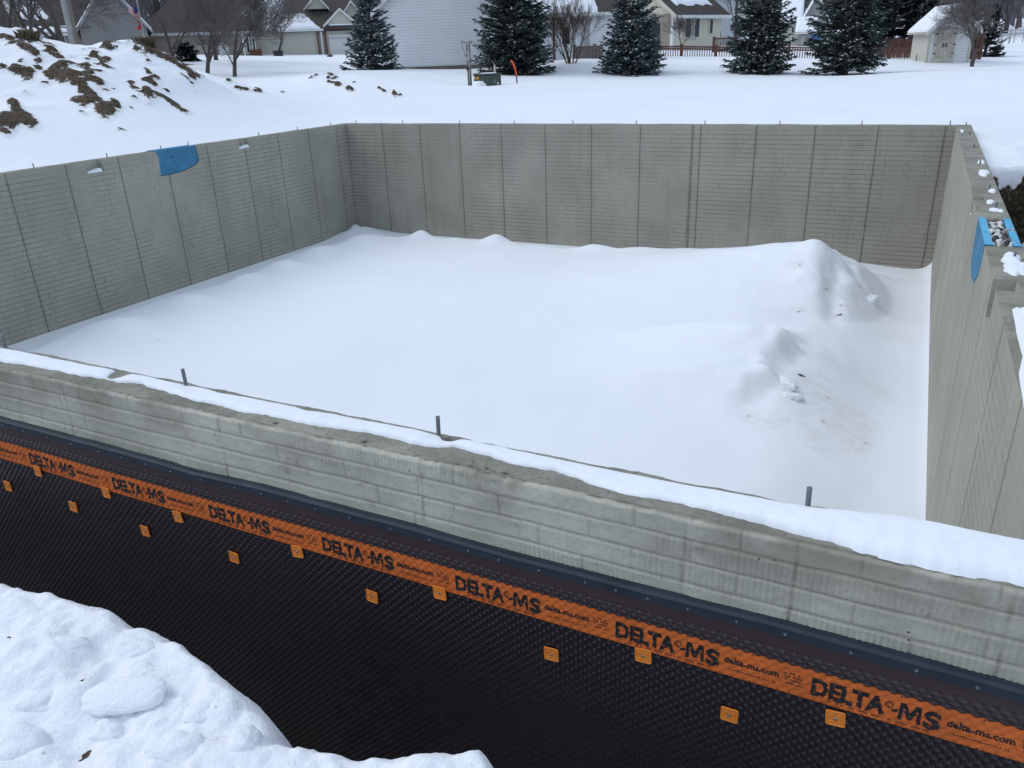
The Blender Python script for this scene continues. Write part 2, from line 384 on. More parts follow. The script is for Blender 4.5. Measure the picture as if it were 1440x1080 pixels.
# --- dirt marks on the spoil heap: centre, radii, tilt (picture measurements, marched on to the surface)
PATCH=[(38,50,8,7,0),(5,53,6,4,0),(16,56,6,3,20),(30,65,6,4,10),(36,67,11,5,15),(50,74,9,5,30),(30,87,4,2,0),(55,87,6,4,20),(55,97,5,3,20),(23,98,9,7,10),(40,105,9,10,30),
(78,100,9,6,0),(90,93,8,6,30),(84,110,17,8,5),(100,107,15,8,10),(66,107,5,4,40),(112,118,7,6,50),(118,126,10,8,50),(130,138,11,9,40),(148,155,14,12,20),(162,148,10,7,55),(112,143,6,4,20),(118,150,5,3,0),(72,71,13,2.6,25),(90,83,5,1.6,20),(110,92,6,1.5,20),
(133,80,8,4,30),(150,84,7,4,20),(147,92,7,1.8,30),(120,97,5,2.5,30),(127,105,9,3,30),(135,112,6,2,30),(141,118,7,6,50),(149,127,4,2,50),(152,65,9,4,25),(193,71,7,3,-5),(205,57,7,8,0),(215,74,15,4,15),(232,82,9,4,25),(246,89,11,3,35),(258,94,6,2,30),(270,106,10,5,55),
(208,102,6,3,30),(221,111,6,3,30),(205,113,5,1.5,20),(188,124,6,3,20),(187,117,5,2,0),(218,121,6,2,30),(237,129,5,2,30),(207,128,8,5,40),(212,138,6,5,20),(225,135,11,2.4,25),(245,147,14,4,37),(260,157,7,3,25),(211,147,4,2,10),(190,139,3,1.5,0),(196,133,3,1.5,0),
(20,148,10,6,20),(25,158,8,5,20),(10,172,16,13,0),(32,168,14,9,0),(45,175,9,8,0),(8,188,9,4,20),(3,95,4,4,0),(9,132,4,1.5,20),(36,132,3,1.5,0),(160,125,3,1.2,0),(60,118,3,2,0),(68,118,3,2,0),(208,88,3,2,0),
(322,115,4,1.2,0),(335,125,6,2.2,15),(346,127,5,2,10),(363,129,6,2.2,10),(398,131,3,1.5,0),(464,104,6,3,30),(474,117,3,1.5,30),(475,119,5,3.5,0),(464,116,5,2,10),(462,111,3,1,0),(470,112,3,1,0),(492,126,6,3.2,15),(473,109,3,1,0),(534,126,3.5,1.5,20),(540,129,3.5,1.5,20),(555,133,3,4.2,-20),(563,135,2.5,1.5,0),(437,110,3,1,-20),(445,107,3,1,-20),(498,117,2,1,0),
(1117,166,3,2.5,0),(1123,165,4,2,0)]
def paint(X,Y,Z,patches,soft=.55,shr_=1.18):
    px,py=proj(X,Y,Z);d=np.zeros(X.shape)
    for cx,cy,rx,ry,an in patches:
        a=math.radians(an);u=(px-cx)*math.cos(a)+(py-cy)*math.sin(a);v=-(px-cx)*math.sin(a)+(py-cy)*math.cos(a)
        r=np.sqrt((u/rx)**2+(v/ry)**2)*shr_;d=np.maximum(d,np.clip(1.15-soft*r,0,1))
    return np.where(d<.12,0,d)
def lines(*seg):
    o=[]
    for a,b,s in seg:o.append(np.arange(a,b,s))
    return np.unique(np.round(np.concatenate(o+[np.array([seg[-1][1]])]),4))
gx=lines((-700,-140,35),(-140,-60,5),(-60,-24,1.5),(-24,20,.5),(20,60,1.5),(60,140,5),(140,701,35))
gy=lines((-700,-100,50),(-100,-20,6),(-20,28,.5),(28,70,1.2),(70,160,4),(160,701,36))
# snap lines on to the borders of the fine pieces
def snap(a,vals):
    a=a.copy()
    for v in vals:a[np.argmin(abs(a-v))]=v
    return a
HX0,HX1=-.10,11.40
fine=dict(mound=(-18,-.10,3,26),front=(4,15,-4.0,-.10),right=(11.36,15,-.10,15))
gx=snap(gx,[-18,-.10,4,11.36,15]);gy=snap(gy,[-4.0,-.10,3,11.81,15,26])
X,Y=np.meshgrid(gx,gy,indexing='ij');Z=ground(X,Y)
i_in=np.zeros(X.shape,bool)
def quadmask():
    cx=(X[:-1,:-1]+X[1:,1:])/2;cy=(Y[:-1,:-1]+Y[1:,1:])/2
    m=(cx>-.1)&(cx<11.36)&(cy>-.1)&(cy<11.81)
    for x0,x1,y0,y1 in fine.values(): m|=(cx>x0)&(cx<x1)&(cy>y0)&(cy<y1)
    return ~m
n_,m_=X.shape;idx=np.arange(n_*m_).reshape(n_,m_)
Fq=np.stack([idx[:-1,:-1],idx[1:,:-1],idx[1:,1:],idx[:-1,1:]],-1).reshape(-1,4)[quadmask().ravel()]
tag(npmesh('snow_ground',np.stack([X.ravel(),Y.ravel(),Z.ravel()],1),Fq,M['snow'],None,True,None,paint(X,Y,Z,PATCH).ravel()),kind='structure')
def piece(name,box,step,mat,fn=None,attr=None,sk=.0):
    x0,x1,y0,y1=box;sx,sy=step if isinstance(step,tuple) else (step,step)
    xs=np.linspace(x0-sk,x1+sk,int((x1-x0)/sx)+1);ys=np.linspace(y0-sk,y1+sk,int((y1-y0)/sy)+1)
    X,Y=np.meshgrid(xs,ys,indexing='ij');Z=ground(X,Y)
    A=None
    if fn:Z,A=fn(X,Y,Z)
    return tag(grid(name,X,Y,Z,mat,attr=A if A is not None else np.zeros(X.shape)),kind='structure')
def f_mound(X,Y,Z):
    A=paint(X,Y,Z,PATCH);reg=paint(X,Y,Z,PATCH[:46],.55,.42)*(X<-1.5)
    A=np.maximum(A,.62*sstep(.60,.70,vn(X*5.5+Y*2,Y*5.5-X*1.2,247))*sstep(.25,.6,reg)*(vn(X*1.9,Y*1.9,249)>.38))
    Z=Z+.07*sstep(.3,.8,A)*(1+fbm(X*4,Y*4,5,3))+.012*fbm(X*3,Y*3,6,3)
    return Z,A
piece('dirt_mound',fine['mound'],.085,M['snow'],f_mound)
CK=[(120,1063,7,3.5,-30),(127,1056,2,2,0),(112,1070,2,1.5,0),(13,897,3,2,0),(336,1044,2,3,0),(327,1056,1.5,1.5,0),(305,993,2,2,0),(117,957,3,1.6,-35),(80,942,1.6,1,0),(123,925,1.5,1,0),(80,897,1.2,1,0),(16,1030,1.2,1,0),(167,988,1.2,.8,0)]
def f_front(X,Y,Z):
    Zf=fine_bank(X,Y,Z);m=sstep(-.22,-.45,Y)*sstep(4.,4.5,X)*sstep(15,14.5,X)*sstep(-4,-3.6,Y)
    Z=Z+(Zf-Z)*m
    return Z,np.maximum(paint(X,Y,Z,CK,.5),sstep(-1.5,-2.1,Z)*.50)
xs_f=np.unique(np.concatenate([np.linspace(4,7.9,80),np.linspace(7.9,10.6,250),np.linspace(10.6,15,90)]))
ys_f=np.unique(np.concatenate([np.linspace(-4,-2.2,40),np.linspace(-2.2,-.10,220)]))
X,Y=np.meshgrid(xs_f,ys_f,indexing='ij');Z=ground(X,Y);Z,A=f_front(X,Y,Z)
tag(grid('snow_bank',X,Y,Z,M['snow_bank'],attr=A),kind='structure')
def f_right(X,Y,Z):
    e=.10*fbm(X*2.2,Y*2.2,131,4)*sstep(13.4,12.5,X)*sstep(11,10,Y)*sstep(-.1,.4,Y)
    Z=Z+e
    gx_=np.gradient(Z,axis=0)/np.gradient(X,axis=0);gy_=np.gradient(Z,axis=1)/np.gradient(Y,axis=1)
    sl=np.hypot(gx_,gy_)
    A=sstep(.9,1.5,sl)*.9*sstep(-.13,-.20,Z)*sstep(.15,.35,vn(X*3.7,Y*3.7,133))
    return Z,np.clip(A,0,1)
piece('trench_bank',fine['right'],.05,M['snow_bank'],f_right)
# ------------------------------------------------------------------ snow inside the basement
xs=np.arange(-.05,W+.051,.04);ys=np.arange(-.05,D+.051,.04)
X,Y=np.meshgrid(xs,ys,indexing='ij')
ed=np.minimum(np.minimum(X,W-X),np.minimum(Y,D-Y))
edl=np.minimum(X,np.minimum(Y,D-Y))
XE=9.75+.10*(Y-5)+.35*fbm(Y*1.6,Y*0,231,4)
Z=-2.225+.17*sstep(.50,.95,edl+.35*fbm(X*.8,Y*.8,201,3)*sstep(.3,.7,edl))*sstep(11.0,9.9,X)
Z+=.08*sstep(5,9.2,X)*sstep(XE+1.3,XE-.6,X)*sstep(4.2,6.2,Y)
Z+=.03*sstep(.0,.5,ed)*fbm(X*.9,Y*.9,205,4)
def bumpg(cx,cy,sx,sy,h,an=0,p=1.0):
    a=math.radians(an);u=(X-cx)*math.cos(a)+(Y-cy)*math.sin(a);v=-(X-cx)*math.sin(a)+(Y-cy)*math.cos(a)
    return h*np.exp(-((u/sx)**2+(v/sy)**2)**p)
for c in [(.50,11.2,.45,.45,.20),(.08,11.55,.12,.15,.12),(2.15,11.05,.24,.26,.17),(3.0,11.1,.2,.2,.05),(3.85,11.0,.24,.26,.14),(5.85,10.95,.40,.25,.13),(6.7,10.9,.35,.25,.07),(4.9,11.0,.3,.25,.04),(1.05,9.2,.3,.35,.09),(1.2,8.1,.35,.25,.11),(1.15,7.2,.3,.3,.08),(1.25,5.9,.4,.25,.09),(1.45,4.6,.5,.35,.12),(1.2,10.3,.4,.4,.08)]: Z+=bumpg(*c)*np.where(np.array(c[1])>10.8,1,sstep(.3,.75,X))
# big drifted heap: asymmetrical, steep on its right-hand side
def heap(cx,cy,h,wl,wr,wy,an,sharp=.75):
    a=math.radians(an);u=(X-cx)*math.cos(a)+(Y-cy)*math.sin(a);v=-(X-cx)*math.sin(a)+(Y-cy)*math.cos(a)
    r=np.sqrt((np.where(u<0,u/wl,u/wr))**2+(v/wy)**2+.004)
    return h*np.exp(-(r*1.55)**1.35)*(1+.10*fbm(X*1.6,Y*1.6,207,4)*np.clip(r*2,0,1))*sstep(1.5,.9,r)
H1=heap(9.68,9.55,.64,3.1,.95,2.0,0)
cone=.73*np.clip(1-np.sqrt(((X-9.66)/1.12)**2+((Y-9.5)/1.75)**2+.012),0,1)
wq=.75*sstep(9.1,9.9,X);H1=H1*(1-wq)+cone*wq
# crease where the wind cut the right flank
H1=H1-.10*np.exp(-((X-(9.98+.10*(9.4-Y)))/.12)**2)*sstep(9.6,9.0,Y)*sstep(7.6,8.4,Y)
rg=np.abs(fbm(X*2.1+Y*.6,Y*1.3,221,4))
H1=np.maximum(H1-.14*rg*sstep(9.6,9.95,X)*sstep(.08,.3,H1),0)
# wind-carved shoulder: gentle from the left, broken scarp on its right side
xe=9.62+.16*(Y-6.0)+.22*fbm(Y*2.4,Y*0,233,4)+.05*fbm(Y*9,X*3,235,3)
yb=sstep(4.6,5.3,Y+.1*fbm(X*2,Y,237,3))*sstep(7.9,6.4,Y)
sc=sstep(.30,0,X-xe)
H2=(.11+.27*np.exp(-((Y-6.35)/.55)**2)+.12*np.exp(-((Y-5.45)/.26)**2))*sstep(7.2,9.5,X)*yb*(.35*sstep(1.3,.1,X-xe)+.65*sc)
H2+=.045*rg*sstep(-.2,.1,X-xe)*sstep(1.0,.3,X-xe)*yb
H3=.07*np.exp(-((X-9.10)/.24)**2-((Y-5.35)/.22)**2)
Z+=(H1**3+H2**3+H3**3+1e-9)**(1/3)
hm=sstep(.05,.3,np.maximum(H1,np.maximum(H2,H3)))
Z+=hm*.045*fbm(X*3.2,Y*3.2,211,5)*sstep(8.9,9.7,X)
# drift climbing the right far corner
Z+=.13*np.exp(-((W-X)/.10)**1.)*np.exp(-((D-Y)/.5))
Z+=.10*np.exp(-((W-X)/.06))*sstep(1,6,Y)*.3
PD=[(1180,443,11,2.2,-8),(1227,423,3,3,30),(1126,437,8,3,-25),(1105,547,4,5,40),(1112,562,5,2,0),(1100,535,5,3,40),(1128,528,9,3.0,25),(1022,552,3.5,1.6,0),(1050,566,5,2,-20),(1052,585,4,2,0),(1125,371,3,1.5,0),(1118,522,4,2,20),(222,479,3,1.6,0),(228,480,2,1,0),(379,382,1.4,1.2,0),(401,381,1.4,1,0),(264,430,3,1,0),(462,355,5,1.5,10),(475,366,2.5,1,0),(1158,575,3,1.6,40),(1146,581,3,1.4,0),(1165,560,5,2,20)]
A=paint(X,Y,Z,PD,.6)*.55
A=np.maximum(A,np.minimum(paint(X,Y,Z,[(1175,600,52,38,30),(1140,540,30,22,20),(1078,590,32,14,0),(1170,395,14,45,-8),(1120,437,14,6,-20),(1120,372,16,7,0),(1205,420,22,20,30)],.8,1.),.34)*(.55+.45*vn(X*5,Y*5,241)))
tag(grid('basement_snow',X,Y,Z,M['snow_pit'],attr=A),kind='structure')
PIT=(X,Y,Z)
# ------------------------------------------------------------------ foundation
FND=empty('basement_foundation',(0,0,0),label='open grey poured concrete basement foundation with four formed walls, filled with snow',cat='foundation')
ZB=-2.6
def wallbox(name,x0,x1,y0,y1,mats,label,skip=()):
    b=MB();b.box(x0,x1,y0,y1,ZB,0,0);o=b.build(name,mats,FND);tag(o,label);
    o.data.polygons[1].material_index=1
    return o
def wall_poly(name,outline,mats,label):
    """vertical wall from a 2-D closed outline list (x,y) with a roughened top"""
    pass
# far wall
def top_noise(n,s): return .006*(fbm(np.arange(n)*.35,np.zeros(n),s,3))
def wall_along(name,axis,p0,p1,q0,q1,cut,mats,label,seed,inner):
    """wall running along axis from p0 to p1, thickness q0..q1; cut = list of (a,b,depth) pockets open to the inner face
       built as columns so that its top edge is a little uneven"""
    st=sorted(set([p0,p1]+[v for c in cut for v in c[:2]]+list(np.round(np.arange(p0,p1,.06),3))))
    st=[v for v in st if p0<=v<=p1];n=len(st);V=[];
    jit=.007*fbm(np.array(st)*2.5,np.zeros(n),seed,4)
    b=MB()
    def P(p,q,z): return (p,q,z) if axis==0 else (q,p,z)
    top=[]
    for k,p in enumerate(st): top.append((P(p,q0,jit[k]),P(p,q1,jit[k]+.004)))
    vs=[];
    for k,p in enumerate(st): vs+=[P(p,q0,ZB),top[k][0],top[k][1],P(p,q1,ZB)]
    fs=[];ms=[]
    for k in range(n-1):
        a=4*k;c=4*(k+1)
        mid=(st[k]+st[k+1])/2
        fs+=[(a,c,c+1,a+1),(a+1,c+1,c+2,a+2),(a+2,c+2,c+3,a+3)];ms+=[0,1,0]
    fs+=[(0,1,2,3),(4*n-1,4*n-2,4*n-3,4*n-4)];ms+=[0,0]
    b.v=[tuple(map(float,v)) for v in vs];b.f=fs;b.m=ms
    o=b.build(name,mats,FND);tag(o,label);return o
wl=wall_along('foundation_wall',1,-.2,D+.2,-.2,0,[],[M['conc_left'],M['conc_top']],'left wall with a blue foam insert',301,1)
wf=wall_along('foundation_wall',0,0,W+T,D,D+.2,[],[M['conc_far'],M['conc_top']],'far wall with brick form pattern',302,-1)
wr=wall_along('foundation_wall',1,0,D,W,W+T,[],[M['conc_right'],M['conc_top']],'right wall seen along its length',303,-1)
def cutbox(o,x0,x1,y0,y1,z0,z1,poly=None):
    me=bpy.data.meshes.new('cut');bm=bmesh.new()
    if poly is None: bmesh.ops.create_cube(bm,size=1,matrix=Matrix.Translation(((x0+x1)/2,(y0+y1)/2,(z0+z1)/2))@Matrix.Diagonal((x1-x0,y1-y0,z1-z0,1)))
    else:
        vs=[bm.verts.new((x0,p[0],p[1])) for p in poly];v2=[bm.verts.new((x1,p[0],p[1])) for p in poly]
        bm.faces.new(vs);bm.faces.new(v2[::-1]);n=len(poly)
        for i in range(n): bm.faces.new((vs[i],v2[i],v2[(i+1)%n],vs[(i+1)%n]))
        bmesh.ops.recalc_face_normals(bm,faces=bm.faces)
    bm.to_mesh(me);bm.free();c=bpy.data.objects.new('cut',me)
    COL.objects.link(c)
    md=o.modifiers.new('cut','BOOLEAN');md.operation='DIFFERENCE';md.object=c;md.solver='EXACT'
    dg=bpy.context.evaluated_depsgraph_get();nm=bpy.data.meshes.new_from_object(o.evaluated_get(dg));o.modifiers.clear()
    old=o.data;o.data=nm;bpy.data.objects.remove(c);return o
# pockets: small beam seats, and the foam filled openings
cutbox(wl,-.09,.02,5.60,5.88,-.17,.1);cutbox(wl,-.09,.02,8.63,8.90,-.16,.1)
cutbox(wr,W-.02,W+.08,5.27,5.40,-.13,.1);cutbox(wr,W-.02,W+.11,2.50,2.73,-.21,.1)
FP_L=[(6.84,.1),(6.86,-.02),(6.90,-.10),(6.885,-.20),(6.87,-.385),(7.10,-.385),(7.35,-.365),(7.62,-.30),(7.70,-.24),(7.69,-.1),(7.68,.1)]
cutbox(wl,-.3,.02,0,0,0,0,FP_L)
FP_R=[(3.55,.1),(3.57,-.10),(3.60,-.20),(3.82,-.31),(4.05,-.335),(4.32,-.31),(4.40,-.18),(4.46,.1)]
cutbox(wr,W-.02,W+.3,0,0,0,0,FP_R)
def foam(x0,x1,poly,wall,inner):
    b=MB();pl=[(x0,p[0],min(p[1],.012)) for p in poly];b.prism(pl,(x1-x0,0,0),0)
    o=b.build('foam_insert',[M['foam'],M['foam_edge']],wall,bevel=.004)
    for p in o.data.polygons:
        if p.normal.z>.7:p.material_index=1
    return o
shr=lambda P,c,k:[(c+(p[0]-c)*k,p[1]*(k if p[1]<0 else 1)) for p in P]
fL=foam(-.055,-.012,shr(FP_L,7.27,.985),wl,0);tag(fL,'blue foam board with small hole')
b=MB();b.tube([(-.010,7.17,-.12),(-.018,7.17,-.12)],.014,10);b.build('hole',[M['black']],fL)
fL2=foam(-.195,-.15,shr(FP_L,7.27,.985),wl,0)
fR=foam(W-.004,W+.045,shr(FP_R,4.0,.985),wr,0);fR2=foam(W+.150,W+.197,shr(FP_R,4.0,.985),wr,0)
# torn film, slush and scraps between the two boards of the right opening
b=MB()
for k in range(85):
    cx=W+.05+random.random()*.10;cy=3.62+random.random()*.78;r=.012+random.random()*.03
    b.tube([(cx,cy-r,-.040+random.random()*.03),(cx+random.uniform(-.03,.03),cy,-.022+random.random()*.022),(cx+random.uniform(-.03,.03),cy+r,-.040+random.random()*.03)],[r*.25,r*.6,r*.3],5,random.choice([0,0,1,2]))
for k in range(12):
    cx=W+.165+random.uniform(-.015,.02);cy=random.choice([3.66,3.78,4.02,4.1,4.33])+random.uniform(-.03,.03)
    b.tube([(cx,cy-.05,-.022),(cx+random.uniform(-.01,.01),cy,-.008),(cx,cy+.05,-.022)],[.010,.026,.012],5,random.choice([0,2,2]))
b.build('torn_film',[M['poly'],M['black'],M['timber']],wr)
b=MB();b.box(W+.047,W+.149,3.62,4.40,-.30,-.035);b.build('foam_filling',[M['timber']],wr)
# near wall: relief face
NX=np.array([7.657,8.565,9.47,10.352,10.655,11.147])
def near_relief(x,z):
    p=.0735;zz=z+.0015*np.sin(x*3.1)+.002*fbm(x*2,z*2,401,2)
    row=np.floor(zz/p);f=zz/p-row;dz=np.minimum(f,1-f)*p
    g=sstep(.0055,.0015,dz)*(.75+.25*vn(x*6,row,403))
    uo=(x+np.mod(row,2)*.152+.06*_h(row.astype(np.int64),row.astype(np.int64)*3,5))/.305;fu=uo-np.floor(uo);du=np.minimum(fu,1-fu)*.305
    gv=sstep(.006,.001,du)*.8*sstep(.30,.5,vn(x*3,z*9,405))
    rib=np.sin((x+.0025*fbm(x*9,z*30,407,3)+.004*fbm(x*40,z*6,408,2))*2*np.pi/.0165)
    ra=sstep(.42,.72,vn(x*2.3,row*1.7,409))*.85+.12
    rib=np.sign(rib)*np.abs(rib)**.7
    h=.0021*rib*ra*(.45+.8*vn(x*55,z*30,425))*sstep(.004,.014,dz)
    sm=np.zeros_like(x)
    for s in NX: sm=np.maximum(sm,sstep(.009,.002,np.abs(x+.006*fbm(z*18,x,411,3)-s))*(.25+.9*vn(z*28,x,427)))
    dirt=np.clip(.55*g+.42*gv+.8*sm*(.3+.7*vn(x*9,z*25,413))+.20*sstep(.2,-.9,rib)*ra*vn(x*30,z*12,429),0,1)
    dep=-.0045*np.maximum(g,gv)+h+.005*fbm(x*9,z*14,415,5)-.004*sm*vn(x*5,z*30,417)
    # light lip of each course
    lip=sstep(.50,.97,f);dep=dep+.0020*lip*sstep(.0035,.008,dz)
    # spalled spots near the top edge
    sp=np.exp(-(((x-9.66)/.075)**2+((z+.01)/.028)**2))+np.exp(-(((x-9.79)/.06)**2+((z+.012)/.018)**2))
    return dep-.012*sp*vn(x*45,z*60,419),np.clip(dirt+.55*sp*vn(x*40,z*60,421),0,1)
XN0=6.3;xs=np.arange(XN0,W+T+.001,.0055);zs=np.concatenate([[0],-np.arange(.004,.46,.0050)])
X,Zg=np.meshgrid(xs,zs,indexing='ij');dp,dm=near_relief(X,Zg)
edge=.012*sstep(-.02,0,Zg)*(vn(X*14,X*0,431)+.8*vn(X*45,X*0,433))
Yg=-.2-dp+edge*.8;Zt=Zg-edge*.35*(Zg>-.02)
relief=grid('foundation_wall',X,Yg,Zt,[M['conc_near']],parent=FND,attr=dm);tag(relief,'near wall with ribbed brick courses and snow along its top')
# solid behind / beside the relief
b=MB()
b.box(-.2,XN0,-.2,0,ZB,0);b.box(XN0,W+T,-.185,0,ZB,-.43);b.box(XN0,W+T,-.200,-.185,ZB,-.452)
b.box(XN0,W+T,-.165,0,-.43,-.012);b.build('wall_core',[M['conc_left']],relief)
xt=np.arange(XN0,W+T+.001,.011);yt=np.linspace(-.199,0,20);X,Yt=np.meshgrid(xt,yt,indexing='ij')
Zt=-.004+.006*fbm(X*7,Yt*7,441,4)+.003*fbm(X*40,Yt*40,443,2)
k=sstep(-.185,-.199,Yt);Zt=Zt-k*.012*(vn(X*14,X*0,431)+.8*vn(X*45,X*0,433))*.35-.004*k
Zt-=.020*np.exp(-(((X-9.66)/.085)**2+((Yt+.185)/.035)**2))*vn(X*60,Yt*60,447)
Zt-=.010*sstep(-.012,0,Yt)*vn(X*10,X*0,449)
Yt2=Yt.copy();Yt2[:,0]=-.2-near_relief(X[:,0],X[:,0]*0-.002)[0]+.012*.8*(vn(X[:,0]*14,X[:,0]*0,431)+.8*vn(X[:,0]*45,X[:,0]*0,433));Yt2[:,-1]+=.004*fbm(X[:,0]*8,X[:,0]*0,451,3)
grid('wall_top',X,Yt2,Zt,[M['conc_top']],parent=relief)
# lip chips on the near wall edge
def chip(q,y,z,r,seed):
    rnd=random.Random(seed);bm=bmesh.new()
    for _ in range(12):
        v=Vector((rnd.gauss(0,1),rnd.gauss(0,1),rnd.gauss(0,.7))).normalized()*r*rnd.uniform(.7,1.1);bm.verts.new((v.x*1.3,v.y,v.z*.7))
    bmesh.ops.convex_hull(bm,input=bm.verts);me=bpy.data.meshes.new('concrete_chip');bm.to_mesh(me);bm.free()
    o=link('concrete_chip',me,[M['conc_top']],relief);o.location=(q,y,z)
for k,(q,y,r) in enumerate([(9.595,-.182,.007),(9.645,-.176,.011),(9.675,-.190,.006),(9.70,-.170,.009),(9.735,-.186,.006),(9.77,-.176,.010),(9.80,-.190,.005),(8.83,-.172,.011),(9.22,-.166,.010),(9.475,-.040,.012)]): chip(q,y,.004,r,k)
# anchor bolts
def bolt_mesh():
    b=MB();pts=[];rad=[]
    n=26
    for i in range(n+1): pts.append((0,0,-.03+.098*i/n));rad.append(.0068 if i%2 else .0080)
    b.tube(pts,rad,10);b.tube([(0,0,.068),(0,0,.0695)],[.0068,.004],10)
    me=bpy.data.meshes.new('anchor_bolt');me.from_pydata(b.v,[],b.f);me.materials.append(M['bolt']);return me
BM_=bolt_mesh()
def bolt(x,y,wall,z=0,tx=0,ty=0,s=1):
    o=bpy.data.objects.new('anchor_bolt',BM_);COL.objects.link(o);o.parent=wall;o.location=(x,y,z);o.rotation_euler=(tx,ty,random.random());o.scale=(s,s,s)
for x,y in [(7.02,-.03),(8.228,-.036),(9.441,-.030),(10.654,-.036)]: bolt(x,y,relief,.004,random.uniform(-.05,.05),random.uniform(-.05,.05))
for x in (.6,1.9,3.2,4.5,5.8): bolt(x,-.04,relief)
for y in (4.90,6.06,7.06,7.62,9.27,10.33,11.36): bolt(-.10,y,wl,0,random.uniform(-.1,.1),random.uniform(-.1,.1))
for x in (.20,1.37,2.70,3.89,5.09,6.29,7.50,8.72,9.95,11.17): bolt(x,D+.10,wf,0,random.uniform(-.06,.06),random.uniform(-.06,.06))
for y in (11.78,10.4,8.9,7.4,5.75,4.9,3.2): bolt(W+.13,y,wr,-.02,random.uniform(-.06,.06),random.uniform(-.06,.06))
# ------------------------------------------------------------------ snow on the wall tops
ex=[5,7.16,7.44,7.62,7.91,8.03,8.29,8.51,8.70,8.99,9.26,9.44,9.53,9.68,9.765,9.91,10.01,10.16,10.33,10.57,10.79,11.0,11.16,11.5]
eo=[-.14,-.145,-.135,-.13,-.108,-.088,-.125,-.128,-.137,-.127,-.108,-.112,-.082,-.100,-.115,-.100,-.125,-.158,-.142,-.155,-.185,-.192,-.182,-.18]
xs=np.arange(5,W+T+.02,.008);tt=np.linspace(0,1,26);X,Tt=np.meshgrid(xs,tt,indexing='ij')
yo=np.interp(X,ex,eo)+.011*fbm(X*16,X*0,501,4)
yi=-.024+.007*fbm(X*7,X*0,503,3)+.040*sstep(10.62,10.95,X)
yi=yi-.075*np.exp(-((X-7.845)/.045)**4)-.030*np.exp(-((X-9.49)/.035)**4)-.010*np.exp(-((X-8.43)/.06)**2)-.012*np.exp(-((X-8.87)/.05)**2)
Ys=yo+(yi-yo)*Tt
hgt=.019+.007*fbm(X*2.2,X*0,507,3)+.024*sstep(10.0,11.0,X)+.004*fbm(X*12,Ys*25,509,3)
hgt=hgt*(1-.75*np.exp(-((X-7.845)/.05)**2))*(1-.35*np.exp(-((X-9.49)/.06)**2))
tw_=Tt**1.0;prof=np.clip(1-np.abs(2*tw_-1)**3.6,0,1)**.7*(1-.35*Tt*sstep(10.9,10.4,X))
Zs=-.006+hgt*prof+.003*fbm(X*30,Ys*30,511,3)*prof
def solidgrid(name,X,Y,Z,mat,**k): return grid(name,X,Y,Z,mat,**k)
tag(solidgrid('wall_top_snow',X,Ys,Zs,M['snow_top']),kind='stuff',label='ridge of snow lying along the top of the near concrete wall',cat='snow')
def blob(cx,cy,rx,ry,h,z0,seed,n=28,m=9):
    an=np.linspace(0,2*np.pi,n,endpoint=False);V=[(cx,cy,z0+h)];Fc=[]
    for j in range(1,m+1):
        r=j/m
        for i,a in enumerate(an):
            k=1+.55*fbm(np.cos(a)*1.9+seed*3.7,np.sin(a)*1.9,seed,4)
            V.append((cx+rx*r*math.cos(a)*k,cy+ry*r*math.sin(a)*k,z0+h*(1-r**5)**.8*(1+.2*float(vn(a*2,r*3,seed)))-.004*(j==m)))
    for i in range(n): Fc.append((0,1+i,1+(i+1)%n))
    for j in range(m-1):
        for i in range(n): a=1+j*n+i;c=1+j*n+(i+1)%n;Fc.append((a,a+n,c+n,c))
    return V,Fc
def blobs(name,L,mat,**k):
    V=[];Fc=[]
    for s,q in enumerate(L):
        v,f=blob(*q,s+3);b0=len(V);V+=v;Fc+=[tuple(b0+i for i in t) for t in f]
    return tag(npmesh(name,V,Fc,mat,None,True),**k)
R=W+.1
blobs('snow_patches',[(R-.045,10.9,.022,.20,.010,.004),(R+.045,7.55,.034,.16,.016,.004),(R+.03,6.75,.048,.20,.020,.004),(R+.05,5.72,.030,.085,.012,.004),(R+.005,5.15,.028,.07,.012,.004),(R+.02,4.82,.036,.055,.010,.004),(R+.055,4.78,.02,.05,.010,.004),
 (R+.02,3.22,.055,.125,.022,.002),(R+.03,2.99,.068,.17,.022,.002),(R+.055,2.36,.040,.07,.018,.002),(R+.02,2.05,.055,.16,.020,.002),(R+.012,.95,.095,1.45,.018,.002),
 (W+.035,5.335,.03,.045,.025,-.132)],
 M['snow_top'],kind='stuff',label='thin melting patches of snow scattered along the top of the right concrete wall',cat='snow')
b=MB()
for y,z in ((5.74,-.17),(8.765,-.16)):
    b.prism([(-.085,y-.13,z),(-.085,y+.13,z),(-.085,y+.10,z+.055),(-.085,y-.05,z+.03),(-.085,y-.12,z+.015)],(.088,0,0))
o=b.build('pocket_snow',[M['snow_top']],None,bevel=.006);tag(o,kind='stuff',label='small white wedges of snow caught in the pockets of the left wall',cat='snow')
